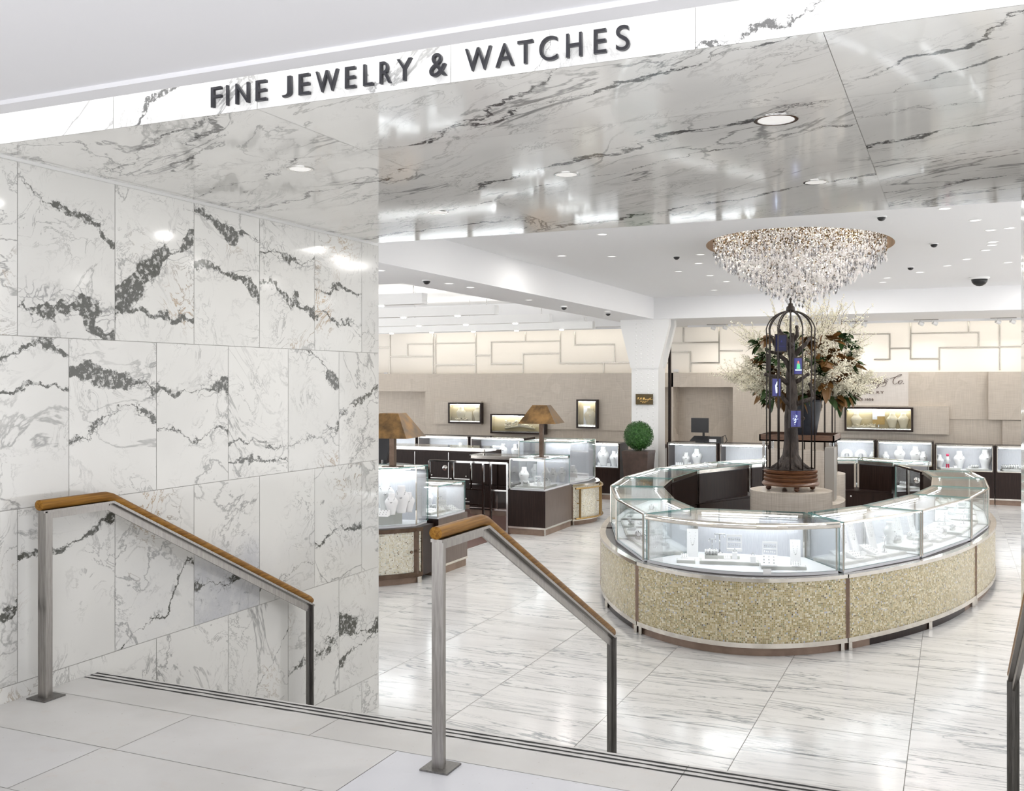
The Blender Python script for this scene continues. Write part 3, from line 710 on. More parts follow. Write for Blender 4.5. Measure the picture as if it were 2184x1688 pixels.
for u, v, nm in ((910, 598, 'under the side beam near the marble wall'), (1203, 655, 'under the side beam near the column'), (1297, 668, 'on the beam end beside the column')):
    p = onz(u, v, 2.85); dome(-6.6 if not -6.95 < p[0] < -6.0 else p[0], p[1], 2.85, .05, 'tiny black dome camera '+nm, 'tiny dome cameras under the beam')
# track heads along the back wall
for i, (u, nm) in enumerate(((1530, 'left of the flowers'), (1825, 'right of the flowers'), (1975, 'above the right inlay lines'), (2140, 'rightmost one by the opening edge'))):
    p = ony(u, 684, 23.6); t = thing('track_spotlight', 'pair of white track spotlights below the back soffit, '+nm, 'spotlight', (p[0], 23.6, 2.85), 'track spotlights along the back wall')
    mb = MB(); mb.box(p[0]-.25, p[0]+.25, 23.59, 23.62, 2.83, 2.85); mb.build('track', 'steel', t)
    for dx in (-.14, .14):
        mb = MB(); mb.tube([(p[0]+dx, 23.6, 2.78), (p[0]+dx+.08, 23.64, 2.74)], .045, 12); mb.tube([(p[0]+dx, 23.6, 2.78), (p[0]+dx, 23.6, 2.83)], .012, 6); h = mb.build('spot_head', 'white', t)
    spot_for(t, 10, .08, 150, -.16)

# ================================================================== BAFFLES OF THE COFFER
bl = ['nearest one', 'second from the front', 'third from the front', 'farthest one by the wall']
for i, yb in enumerate((13.75, 16.45, 19.1, 21.8)):
    t = thing('ceiling_baffle', 'long white light beam hung in the bright coffer at left, '+bl[i], 'ceiling light', (-10.8, yb, 2.71), 'hung light beams in the coffer')
    mb = MB(); mb.box(-16, -7.6, yb-.09, yb+.09, 2.71, 2.88); mb.build('housing', 'white', t)
    mb = MB()
    for xx in (-7.8, -10.8): mb.tube([(xx, yb, 2.88), (xx, yb, 3.5)], .006, 6)
    mb.build('wires', 'steel', t)
    for k in range(5):
        xx = -8.4-k*1.15
        mb = MB(); mb.lathe([(.05, -.02), (.05, 0)], (xx, yb, 2.709), 14); mb.build('lamp', 'lens', t)
        l = bpy.data.lights.new('coffer_fill_light', 'AREA'); l.shape = 'RECTANGLE'; l.size = 6; l.size_y = .12; l.energy = 45; l.color = (1, .98, .95)
    o = bpy.data.objects.new('lamp_light', l); COL.objects.link(o); o.parent = t; o.location = (0, 0, .19); o.rotation_euler = (pi, 0, 0)  # unseen uplight on top of the housing, added to brighten the coffer ceiling

# ================================================================== CASES
def unit(a, b_):
    d = (b_[0]-a[0], b_[1]-a[1]); L = hypot(*d); return (d[0]/L, d[1]/L), L
def lerp2(a, b_, t): return (a[0]+(b_[0]-a[0])*t, a[1]+(b_[1]-a[1])*t)
def arc(a, b_, bulge, n, out):
    """points from a to b bowed outwards (parabolic), out = side sign"""
    (dx, dy), L = unit(a, b_); nx, ny = dy*out, -dx*out
    return [(a[0]+(b_[0]-a[0])*t+nx*bulge*4*t*(1-t), a[1]+(b_[1]-a[1])*t+ny*bulge*4*t*(1-t)) for t in [i/n for i in range(n+1)]]
def shrink(poly, k):
    cx = sum(p[0] for p in poly)/len(poly); cy = sum(p[1] for p in poly)/len(poly)
    return [(cx+(p[0]-cx)*k, cy+(p[1]-cy)*k) for p in poly]
def inset(pts, d, side=1):
    out = []
    for i, p in enumerate(pts):
        a = pts[max(i-1, 0)]; b_ = pts[min(i+1, len(pts)-1)]; (dx, dy), L = unit(a, b_)
        out.append((p[0]-dy*side*-1*d*-1 if False else p[0]+(-dy)*d*side, p[1]+dx*d*side))
    return out
def strip(mb, pts, z0, z1, th, side=1, m=None, uv=None, u0=0.0):
    """solid upright strip along a polyline, thickness th inwards"""
    q = inset(pts, th, side); n = len(pts)
    vs = [(x, y, z0) for x, y in pts]+[(x, y, z1) for x, y in pts]+[(x, y, z1) for x, y in q]+[(x, y, z0) for x, y in q]
    fs = []
    for i in range(n-1):
        fs += [(i, i+1, n+i+1, n+i), (n+i, n+i+1, 2*n+i+1, 2*n+i), (2*n+i, 2*n+i+1, 3*n+i+1, 3*n+i), (3*n+i, 3*n+i+1, i+1, i)]
    fs += [(0, n, 2*n, 3*n), (n-1, 4*n-1, 3*n-1, 2*n-1)]
    mb.add(vs, fs, m)
    if uv is not None:
        s_ = [0.0]
        for i in range(n-1): s_.append(s_[-1]+hypot(pts[i+1][0]-pts[i][0], pts[i+1][1]-pts[i][1]))
        s4 = s_*4; zz = [z0]*n+[z1]*n+[z1]*n+[z0]*n
        for f in fs:
            for i in f: uv.append((s4[i]+u0, zz[i]-z0, 0))
def pane(name, pts, z0, z1, parent, side=1, th=.010):
    """upright glass sheet: clear faces and green edges"""
    mb = MB(); q = inset(pts, th, side); n = len(pts)
    vs = [(x, y, z0) for x, y in pts]+[(x, y, z1) for x, y in pts]+[(x, y, z1) for x, y in q]+[(x, y, z0) for x, y in q]
    f0, f1 = [], []
    for i in range(n-1):
        f0 += [(i, i+1, n+i+1, n+i), (2*n+i, 2*n+i+1, 3*n+i+1, 3*n+i)]; f1 += [(n+i, n+i+1, 2*n+i+1, 2*n+i), (3*n+i, 3*n+i+1, i+1, i)]
    f1 += [(0, n, 2*n, 3*n), (n-1, 4*n-1, 3*n-1, 2*n-1)]
    mb.add(vs, f0, 0); 
    mb.f += f1; mb.mi += [1]*len(f1)
    return mb.build(name, ['glass', 'gedge'], parent)
def glass_case(label, outer, inner, z0, z1, group=None, side=1, curved=False, door=True, back='backp', glow=True, name='glass_display_case'):
    """outer: front polyline from left to right as seen from outside; inner: the two back corners (left, right)"""
    il, ir = inner; poly = outer+[ir, il]
    cx = sum(p[0] for p in poly)/len(poly); cy = sum(p[1] for p in poly)/len(poly)
    t = thing(name, label, 'display case', (cx, cy, z0), group)
    mb = MB(); mb.prism(shrink(poly, .985), z0, z0+.03); mb.build('deck', 'deck', t)
    pane('front_glass', outer, z0+.03, z1-.012, t, side)
    pane('side_glass', [il, outer[0]], z0+.03, z1-.012, t, side); pane('side_glass', [outer[-1], ir], z0+.03, z1-.012, t, side)
    mb = MB(); mb.prism(poly, z1-.012, z1, 0, 1); mb.build('top_glass', ['glass', 'gedge'], t)
    # back: liner inside, chrome header above
    (dx, dy), L = unit(il, ir); nx, ny = -dy*side, dx*side     # towards the inner side
    a = lerp2(il, ir, .012); b_ = lerp2(il, ir, .988)
    A = (a[0]-nx*.03, a[1]-ny*.03); B = (b_[0]-nx*.03, b_[1]-ny*.03)
    mb = MB(); strip(mb, [A, B], z0+.03, z1-.05, .012, side); mb.build('back_panel', back, t)
    mb = MB(); mb.bar((a[0]-nx*.03, a[1]-ny*.03, z1-.035), (b_[0]-nx*.03, b_[1]-ny*.03, z1-.03), .085, .05); mb.build('header_rail', 'nickel', t)
    if glow:
        mb = MB(); c0 = lerp2(il, ir, .06); c1 = lerp2(il, ir, .94)
        mb.bar((c0[0]-nx*.085, c0[1]-ny*.085, z1-.036), (c1[0]-nx*.085, c1[1]-ny*.085, z1-.036), .036, .014); st_ = mb.build('light_strip', 'lightbar', t)
        mb = MB(); mb.bar((c0[0]-nx*.08, c0[1]-ny*.08, z1-.024), (c1[0]-nx*.08, c1[1]-ny*.08, z1-.024), .065, .007); mb.build('strip_cover', 'nickel', t)
    if glow and name == 'glass_display_case':
        q_ = inset(outer, .05, side)
        if len(q_) == 2: q_ = [lerp2(q_[0], q_[1], .05), lerp2(q_[0], q_[1], .95)]
        else: q_ = q_[1:-1]
        mb = MB(); strip(mb, q_, z1-.034, z1-.022, .016, side); mb.build('front_light_strip', 'lightfront', t)
        mb = MB(); strip(mb, q_, z1-.021, z1-.014, .03, side); mb.build('strip_cover', 'nickel', t)
    if door:
        mb = MB(); strip(mb, [lerp2(il, ir, .02), lerp2(il, ir, .98)], z0-.02, z1-.07, -.018, side); d = mb.build('cabinet_door', 'wood', t)
        for tt in (.0, .98):
            mb = MB(); mb.bar((*lerp2(il, ir, tt+.01), z0-.02), (*lerp2(il, ir, tt+.01), z1-.06), .03, .05); mb.build('door_stile', 'chrome', d)
    # top edge trim and corner posts
    mb = MB()
    for p in ([outer[0], outer[-1]] if not curved else []): mb.bar((*p, z0+.02), (*p, z1-.006), .014, .014)
    if not curved:
        mb.bar((*outer[0], z1-.004), (*outer[-1], z1-.004), .014, .012)
        mb.build('corner_trim', 'nickel', t)
    else:
        pp = [(x, y, z1-.035) for x, y in outer]; mb.tube(pp, .019, 10); mb.tube([(x, y, z1-.004) for x, y in outer], .010, 8)
        for p in (outer[0], outer[-1]):
            q = lerp2(p, (cx, cy), .03); mb.bar((*q, z0+.03), (*q, z1-.03), .014, .014)
        mb.build('curved_rail', 'nickel', t)
    return t
def counter_base(label, outer, inner, side=1, front='mosaic', group=None, z0=LZ, z1=-.29, feet=(0, 1), frame=False, door=True, name='mosaic_counter'):
    il, ir = inner; poly = outer+[ir, il]
    cx = sum(p[0] for p in poly)/len(poly); cy = sum(p[1] for p in poly)/len(poly)
    t = thing(name, label, 'counter', (cx, cy, z0), group)
    mb = MB(); mb.prism(shrink(poly, .97), z0+.075, z1-.002); mb.build('carcass', 'wood', t)
    uv = []; mb = MB(); strip(mb, outer, z0+.12, z1-.034, .012, side, uv=uv); mb.at = {'uvm': uv}; mb.build('front_panel', front, t, smooth=35)
    mb = MB(); o2 = inset(outer, -.012, side); strip(mb, o2, z1-.034, z1, .07, side); mb.build('top_rim', 'nickel' if not frame else 'bronze_l', t, smooth=35)
    mb = MB(); o2 = inset(outer, -.008, side); strip(mb, o2, z0+.078, z0+.122, .05, side); mb.build('bottom_rim', 'nickel' if not frame else 'bronze_l', t, smooth=35)
    mb = MB(); o2 = inset(outer, .035, side); strip(mb, o2, z0, z0+.08, .05, side); mb.build('kickboard', 'bronze', t, smooth=35)
    mb = MB(); mb.prism(shrink(poly, .82), z0, z0+.075); mb.build('plinth', 'wood', t)
    for k in feet:
        p = outer[int(k*(len(outer)-1))]; q = lerp2(p, (cx, cy), .035)
        mb = MB(); mb.bar((*q, z0), (*q, z0+.08), .03, .05); mb.build('foot', 'nickel', t)
    for k in (0, 1):
        p = outer[-k]; q = lerp2(p, (cx, cy), .006)
        mb = MB(); mb.bar((*q, z0+.12), (*q, z1-.04), .022, .022); mb.build('edge_strip', 'bronze' if not frame else 'bronze_l', t)
    if door:
        mb = MB(); strip(mb, [lerp2(il, ir, .02), lerp2(il, ir, .98)], z0+.1, z1-.03, -.016, side); d = mb.build('lower_door', 'wood', t)
        (dx, dy), L = unit(il, ir); nx, ny = -dy*side, dx*side; m_ = lerp2(il, ir, .5)
        mb = MB(); mb.ball((m_[0]+nx*.03, m_[1]+ny*.03, z1-.09), .016, 8, 6); mb.build('lock', 'chrome', d)
    return t
# central oval island ------------------------------------------------
P = dict(A=(-2.80, 9.52), B=(-.95, 9.70), C=(-.30, 10.88), D=(.18, 12.34), E=(.39, 13.53), Fp=(.375, 14.92), Gp=(.20, 16.05), H=(-.36, 17.6), I=(-1.47, 18.2), J=(-2.65, 17.6), K=(-3.53, 16.2), L=(-4.10, 14.65), N=(-4.125, 13.13), O=(-3.94, 11.94), Q=(-3.44, 10.62))
order = ['A', 'B', 'C', 'D', 'E', 'Fp', 'Gp', 'H', 'I', 'J', 'K', 'L', 'N', 'O', 'Q']
out = [P[k] for k in order]; nn_ = len(out)
def miter(i, d):
    a, p, b_ = out[i-1], out[i], out[(i+1) % nn_]
    (ax, ay), _ = unit(a, p); (bx, by), _ = unit(p, b_)
    n1 = (-ay, ax); n2 = (-by, bx); k = 1+n1[0]*n2[0]+n1[1]*n2[1]
    return (p[0]+(n1[0]+n2[0])/k*d, p[1]+(n1[1]+n2[1])/k*d)
inn = [miter(i, .64) for i in range(nn_)]
GZ0, GZ1 = -.29, .187
names = {0: ('curved-front glass case at the very front of the oval island', 'curved front case'), 1: ('glass case just right of the curved front case, oval island', 'first case right of the curved one'),
         2: ('second glass case right of the curved front case, oval island', 'second case right of the curved one'), 3: ('narrow glass case at the right flank of the oval island', 'third case right of the curved one'),
         4: ('glass case at the far right bulge of the oval island', 'fourth case right of the curved one'), 5: ('glass case beside the staff gate on the right of the island', 'case beside the island gate'),
         7: ('glass case behind the staff gate at the island back', 'case behind the island gate'), 8: ('glass case at the rear tip of the oval island', 'rear tip case'), 9: ('rear left glass case of the oval island behind the cage', 'rear left case'),
         10: ('glass case at the far left rear of the oval island', 'far left rear case'), 11: ('glass case at the left rear flank, in front of the planter', 'left rear flank case'), 12: ('glass case at the left flank of the island, widest point', 'left flank case'),
         13: ('small glass case on the left flank, second from the curved front', 'second case left of the curved one'), 14: ('glass case just left of the curved front case', 'first case left of the curved one')}
CASES = {}
for i in range(nn_):
    if i == 6: continue
    a, b_ = out[i], out[(i+1) % nn_]; ia, ib = inn[i], inn[(i+1) % nn_]
    g_ = .022
    (dx, dy), L_ = unit(a, b_)
    a2 = (a[0]+dx*g_, a[1]+dy*g_); b2 = (b_[0]-dx*g_, b_[1]-dy*g_)
    (ex, ey), M_ = unit(ia, ib); ia2 = (ia[0]+ex*g_, ia[1]+ey*g_); ib2 = (ib[0]-ex*g_, ib[1]-ey*g_)
    if i == 0: o_ = arc(a2, b2, .36, 20, 1)
    else: o_ = [a2, b2]
    glass_case(names[i][0], o_, [ia2, ib2], GZ0, GZ1, 'glass cases of the oval island', curved=(i == 0))
    CASES[i] = (o_, ia2, ib2, names[i][1])
# bases: curved mosaic outside, the inner polygon inside
kn = [((-2.87, 9.52), (-.90, 9.69), .50, (0, 1), 'front mosaic'), ((-.90, 9.69), (.22, 12.2), .14, (0, .5, 1), 'right front mosaic'), ((.22, 12.2), (.26, 16.1), .24, (0, 1), 'right flank mosaic'),
      ((-.28, 17.75), (-2.66, 17.78), .50, (0, 1), 'rear mosaic'), ((-2.66, 17.78), (-4.22, 14.6), .16, (0, 1), 'left rear mosaic'), ((-4.22, 14.6), (-3.93, 11.55), .14, (0, 1), 'left flank mosaic'), ((-3.93, 11.55), (-2.87, 9.52), .12, (0, .5, 1), 'left front mosaic')]
def near_inner(p):
    # nearest point on the inner polygon
    best = None
    for i in range(nn_):
        a, b_ = inn[i], inn[(i+1) % nn_]; (dx, dy), L_ = unit(a, b_); t_ = max(0, min(L_, (p[0]-a[0])*dx+(p[1]-a[1])*dy)); q = (a[0]+dx*t_, a[1]+dy*t_); d_ = hypot(q[0]-p[0], q[1]-p[1])
        if best is None or d_ < best[0]: best = (d_, q)
    return best[1]
lb = ['gold mosaic curved counter base below the curved front case', 'gold mosaic counter base on the right front of the oval island', 'gold mosaic counter base on the far right flank of the island', 'mosaic counter base at the hidden rear of the oval island', 'mosaic counter base at the rear left of the oval island', 'gold mosaic counter base on the left flank behind the front ones', 'gold mosaic counter base left of the central front one']
for (a, b_, bu, ft, nm), lab in zip(kn, lb):
    o_ = arc(a, b_, bu, 28, 1); (dx, dy), L_ = unit(a, b_)
    o_ = [(p[0]+dx*.006*(1-2*i/28), p[1]+dy*.006*(1-2*i/28)) for i, p in enumerate(o_)]
    counter_base(lab, o_, [near_inner(a), near_inner(b_)], group='curved mosaic bases of the oval island', feet=ft)
# staff gate
ga, gb = P['Gp'], P['H']; gi, gj = inn[6], inn[7]
t = thing('staff_gate', 'chrome framed glass gate closing the gap on the far right of the island', 'gate', (gi[0], gi[1], -1))
mb = MB()
for q in (0, .5, 1): mb.bar((*lerp2(gi, gj, .03+q*.94), -1), (*lerp2(gi, gj, .03+q*.94), .16), .05, .03)
mb.bar((*lerp2(gi, gj, .03), .15), (*lerp2(gi, gj, .97), .15), .04, .03); mb.bar((*lerp2(gi, gj, .03), -.9), (*lerp2(gi, gj, .97), -.9), .04, .03); mb.bar((*lerp2(gi, gj, .03), -.35), (*lerp2(gi, gj, .5), -.35), .04, .03); mb.build('frame', 'chrome', t)
pane('gate_glass', [lerp2(gi, gj, .05), lerp2(gi, gj, .95)], -.88, .13, t)
mb = MB(); q = lerp2(gi, gj, .1); mb.ball((q[0]-.04, q[1], .02), .045, 12, 8); mb.build('lock', 'chrome', t, smooth=True)

# ================================================================== JEWELLERY DISPLAYS
def bust_mesh(name, mat, h=.22, w_=.138, d_=.07):
    """necklace bust: foot, chest with shoulders, neck"""
    mb = MB(); n = 14; k = 12; vs = []
    prof = [(0, .27, .45), (.08, .28, .45), (.25, .33, .5), (.40, .41, .62), (.52, .475, .75), (.61, .485, .75), (.69, .42, .66), (.76, .325, .56), (.82, .25, .5), (.90, .225, .48), (.98, .23, .48), (1.0, .21, .44)]
    for z, a, b_ in prof:
        for j in range(n):
            an = 2*pi*j/n; vs.append((a*w_*cos(an), b_*d_*sin(an)-(.03*h if .25 < z < .7 else 0)*max(0, -sin(an)), z*h))
    fs = [(i*n+j, i*n+(j+1) % n, (i+1)*n+(j+1) % n, (i+1)*n+j) for i in range(k-1) for j in range(n)]+[tuple(range(n))[::-1], tuple((k-1)*n+j for j in range(n))]
    mb.add(vs, fs); return mb
def necklace_mb(h=.22, w_=.138, d_=.07, drop=.5, beads=17, r=.004):
    mb = MB()
    for i in range(beads):
        t_ = i/(beads-1)*2-1; x = t_*w_*.27; z = h*(.82-drop*.5*(1-t_*t_)); y = -d_*(.50+.36*(1-abs(t_)))
        mb.ball((x, y, z), r*(1+.6*(1-abs(t_))), 6, 4)
    return mb
def mk(name, cat): return thing(name, 'x', cat, (0, 0, -50))
PR = {}
def proto(key, cat, parts):
    t = mk(key, cat)
    last = None
    for nm, mb, mats, sm in parts: mb.build(nm, mats, t, smooth=sm, local=True)
    PR[key] = t; USED[key] = False
USED = {}
proto('necklace_bust', 'necklace stand', [('bust', bust_mesh('b', 'disp'), 'disp', True), ('necklace', necklace_mb(), 'silver', True)])
def bx(*a):
    mb = MB(); mb.box(*a); return mb
def tilted(w_, d_, h_, th=.01):
    mb = MB(); mb.add([(-w_/2, 0, 0), (w_/2, 0, 0), (w_/2, d_, h_), (-w_/2, d_, h_), (-w_/2, th, 0), (w_/2, th, 0), (w_/2, d_+th, h_), (-w_/2, d_+th, h_)], [(0, 1, 2, 3), (5, 4, 7, 6), (0, 4, 5, 1), (1, 5, 6, 2), (2, 6, 7, 3), (3, 7, 4, 0)]); return mb
mb = MB()
for i in range(15):
    t_ = i/14*2-1; z_ = .21-.11*(1-t_*t_); mb.ball((t_*.026, .25*z_-.004, z_), .0032, 6, 4)
proto('necklace_board', 'necklace stand', [('board', tilted(.10, .06, .24, .012), 'disp', False), ('necklace', mb, 'silver', True)])
mb = MB(); mb.box(-.16, .16, -.10, .10, 0, .028)
mc_ = MB(); mc_.box(-.148, .148, -.088, .088, .028, .032)
proto('display_tray', 'display tray', [('tray', mb, 'dispg', False), ('pad', mc_, 'disp', False)])
mb = MB(); mb.prism([(-.02, -.02), (.02, -.02), (.02, .02), (-.02, .02)], 0, .05)
mc_ = MB(); mc_.tube([(.012*cos(a), 0, .062+.012*sin(a)) for a in [2*pi*i/12 for i in range(13)]], .002, 6, cap=False); mc_.octa((0, 0, .077), .005, .005, n=6)
proto('ring_block', 'ring stand', [('block', mb, 'disp', False), ('ring', mc_, 'silver', True)])
mb = MB(); mb.box(-.045, .045, -.022, .022, 0, .026)
mr_ = MB(); mr_.tube([(-.045, 0, .048), (.045, 0, .048)], .018, 12)
mj = MB()
for k in range(4):
    mj.tube([(-.033+k*.022, .0215*cos(a), .048+.0215*sin(a)) for a in [2*pi*i/14 for i in range(15)]], .004, 6, cap=False)
proto('bracelet_roll', 'bracelet stand', [('base', mb, 'dispg', False), ('roll', mr_, 'disp', 35), ('bracelet', mj, 'silver', True)])
mb = MB(); mb.box(-.055, .055, -.02, .025, 0, .018); mb.box(-.055, -.047, .005, .012, .018, .12); mb.box(.047, .055, .005, .012, .018, .12); mb.box(-.055, .055, .005, .012, .105, .12); mb.box(-.047, .047, .005, .012, .06, .068)
mj = MB()
for k in range(6):
    for zz in (.10, .056):
        mj.octa((-.038+k*.015, .003, zz-.012-(k % 3)*.002), .004, .009, n=5)
proto('earring_rack', 'earring stand', [('rack', mb, 'disp', False), ('earrings', mj, 'silver', False)])
mb = MB(); mb.tube([(0, 0, 0), (0, 0, .13)], .004, 8); mb.tube([(-.035, 0, .13), (.035, 0, .13)], .004, 8); mb.lathe([(.02, 0), (.02, .006), (.004, .012)], (0, 0, 0), 14)
mj = MB(); mj.octa((-.03, 0, .112), .006, .012); mj.octa((.03, 0, .112), .006, .012)
proto('earring_tree', 'earring stand', [('stand', mb, 'silver', True), ('earrings', mj, 'disp', False)])
mb = MB(); mb.add([(-.05, -.05, 0), (.05, -.05, 0), (.05, .05, 0), (-.05, .05, 0), (-.05, -.05, .008), (.05, -.05, .008), (.05, .05, .05), (-.05, .05, .05)], [(0, 3, 2, 1), (4, 5, 6, 7), (0, 1, 5, 4), (1, 2, 6, 5), (2, 3, 7, 6), (3, 0, 4, 7)])
mj = MB()
for k in range(9): mj.ball((-.03+.03*(k % 3), -.03+.03*(k//3), .02+.014*(k//3)), .005, 6, 4)
proto('ring_pad', 'ring stand', [('pad', mb, 'disp', False), ('rings', mj, 'silver', True)])
mb = MB(); mb.box(-.04, .04, -.003, .003, 0, .055)
proto('price_card', 'card', [('card', mb, 'disp', False)])
# round collar on an easel, as in the back row
mb = MB(); n = 24
vs = []
for i in range(n):
    a = 2*pi*i/n
    for r_, y_ in ((.035, -.01), (.09, .0)): vs.append((r_*cos(a), y_, .10+r_*1.05*sin(a)))
mb.add(vs, [(2*i, 2*((i+1) % n), 2*((i+1) % n)+1, 2*i+1) for i in range(n)])
mb.lathe([(.03, 0), (.03, .01), (.008, .02)], (0, 0.02, 0), 12); mb.bar((0, .01, .015), (0, .01, .18), .03, .008)
mj = MB()
for i in range(22):
    a = 2*pi*i/22; mj.ball((.082*cos(a), -.004, .10+.086*sin(a)), .006, 6, 4)
proto('collar_stand', 'necklace stand', [('collar', mb, 'disp', 30), ('beads', mj, 'pearl', True)])
NICE = {'necklace_bust': 'white necklace bust', 'necklace_board': 'upright necklace board', 'display_tray': 'low padded tray', 'ring_block': 'small ring block', 'bracelet_roll': 'bracelet roll', 'earring_rack': 'earring rack', 'earring_tree': 'earring T-stand', 'ring_pad': 'sloped ring pad', 'price_card': 'white card', 'collar_stand': 'round collar stand'}
PLACED = []
def put(key, x, y, z, rz, casename, s=1.0, lab=None):
    o = PR[key] if not USED[key] else copy_tree(PR[key]); USED[key] = True
    o.location = (x, y, z); o.rotation_euler = (0, 0, rz); o.scale = (s, s, s)
    PLACED.append((o, key, casename, uof(x, y), lab)); return o
def finish_labels():
    from collections import defaultdict
    dd = defaultdict(list)
    for r in PLACED: dd[(r[1], r[2], r[0].get('variant', ''))].append(r)
    for (key, cn, var), L_ in dd.items():
        L_.sort(key=lambda r: r[3])
        for i, r in enumerate(L_):
            nm = NICE[key]
            if r[4]: r[0]['label'] = r[4]
            elif len(L_) == 1: r[0]['label'] = '%s in the %s' % (nm, cn)
            else: r[0]['label'] = '%s, %s, %s' % (nm, ORD[min(i, 17)].replace('from the left', 'from left'), cn)
            r[0]['group'] = 'displays in the '+cn
Z0 = GZ0+.03
# front case, copied item by item from the photograph (u in photo pixels, v of the foot on the deck)
def onp(u, v, z=Z0): p = onz(u, v, z); return p[0], p[1]
fz = Z0
RF = radians(5)+YAW*.35
cn = 'curved front case'
def tray(u, v, sx, sy, z, rz, lab=None, var=None):
    x, y = onp(u, v, z); o = put('display_tray', x, y, z, rz, cn, 1, lab); o.scale = (sx, sy, 1); return o
tray(1463, 1200, .55, .6, fz, RF, 'low white tray at the left of the curved front case')
tray(1555, 1202, 1.75, .9, fz, RF, 'widest white tray in the middle of the curved front case')
tray(1660, 1212, 1.0, .95, fz+.0, RF, 'white tray right of the widest one in the curved front case')
tray(1700, 1214, .5, .6, fz, RF, 'low white tray at the right end of the curved front case')
zt_ = fz+.033
x, y = onp(1545, 1190, zt_); put('display_tray', x, y, zt_, RF, cn, 1, 'white tray stacked on the widest tray, curved front case').scale = (.9, .6, 1)
for key, u, v, z, s, lab in [('necklace_board', 1477, 1188, zt_, 1.1, 'tall white necklace board at the left of the curved front case'), ('necklace_board', 1697, 1206, zt_, .95, 'tall white board at the right of the curved front case'),
        ('earring_rack', 1566, 1176, zt_+.03, 1.35, 'white two-bar earring rack above the stacked tray, curved front case'), ('earring_rack', 1642, 1190, zt_, 1.3, 'white earring rack right of centre in the curved front case'),
        ('bracelet_roll', 1517, 1192, zt_+.03, 1.35, None), ('earring_tree', 1535, 1181, zt_, 1.5, None), ('earring_tree', 1519, 1181, zt_, 1.1, None),
        ('ring_block', 1567, 1192, zt_+.033, 1.2, None), ('ring_pad', 1551, 1192, zt_+.033, .6, None), ('ring_block', 1606, 1201, zt_, 1.25, None), ('ring_pad', 1640, 1206, zt_, 1.5, None),
        ('ring_pad', 1460, 1190, zt_, .7, None), ('ring_pad', 1697, 1208, zt_, .75, None), ('price_card', 1636, 1226, Z0, .9, None)]:
    x, y = onp(u, v, z); put(key, x, y, z, RF+(random.uniform(-.06, .06)), cn, s, lab)
# the other cases: trays with mixed pieces
def dress(ci, n, seed, keys, z=Z0, rz=None, scale=1.0, casename=None, quad=None):
    rnd = random.Random(seed)
    if quad is None: o_, ia, ib, cn_ = CASES[ci]; a, b_ = o_[0], o_[-1]
    else: a, b_, ia, ib = quad; cn_ = casename
    (dx, dy), L_ = unit(a, b_); ang = atan2(dy, dx)
    ntr = 2 if L_ > .9 else 1
    for k in range(ntr):
        s_ = (k+.5)/ntr; q = lerp2(lerp2(a, b_, s_), lerp2(ia, ib, s_), .45)
        o = put('display_tray', q[0], q[1], z, ang, cn_, 1); o.scale = (min(1.6, L_/ntr/.36), 1.7, 1)
    for k in range(n):
        s_ = .12+.76*(k+.5+rnd.uniform(-.15, .15))/n; f_ = (.32, .6)[k % 2]+rnd.uniform(-.06, .06)
        q = lerp2(lerp2(a, b_, s_), lerp2(ia, ib, s_), f_)
        key = keys[rnd.randrange(len(keys))]
        if key == 'necklace_bust': q = lerp2(lerp2(a, b_, s_), lerp2(ia, ib, s_), .68)
        put(key, q[0], q[1], z+.033, ang+rnd.uniform(-.25, .25), cn_, scale*rnd.uniform(.9, 1.25))
mixk = ['ring_block', 'ring_pad', 'bracelet_roll', 'earring_rack', 'earring_tree', 'ring_block', 'necklace_board', 'ring_pad']
dress(1, 10, 3, mixk); dress(2, 11, 5, mixk+['necklace_bust']); dress(3, 6, 8, mixk); dress(14, 8, 9, mixk+['necklace_board']); dress(13, 6, 12, mixk)
dress(12, 5, 15, mixk); dress(4, 5, 17, mixk); dress(5, 4, 19, mixk); dress(7, 4, 20, mixk)

# ================================================================== PEDESTAL, CAGE, VASE
t = thing('oval_pedestal', 'stepped oval pedestal in pale snakeskin covering inside the island', 'pedestal', (-1.85, 13.6, -1))
mb = MB(); n = 40
mb.lathe([(1, 0), (1, .96)], (-1.80, 13.4, -1), 48, sx=.52, sy=.92); mb.build('lower_drum', 'ped', t, smooth=35)
mb = MB(); mb.lathe([(1, 0), (1, 1.16)], (-1.84, 12.62, -1), 48, sx=.49, sy=.49); mb.build('front_drum', 'ped', t, smooth=35)
mb = MB(); mb.lathe([(1, 0), (1, 1.14)], (-1.84, 14.2, -.9), 48, sx=.49, sy=.5); mb.build('upper_drum', 'ped', t, smooth=35); mb = MB(); mb.lathe([(1, 0), (1, 1)], (-1.87, 15.15, -1), 48, sx=.40, sy=.40); mb.build('rear_drum', 'ped', t, smooth=35)
mb = MB(); mb.box(-2.24, -1.52, 13.3, 13.6, -.05, .60); mb.build('block', 'ped', t)
mb = MB(); mb.box(-1.515, -1.40, 13.3, 13.6, -.05, .645); mb.build('grey_cheek', 'cheek', t)
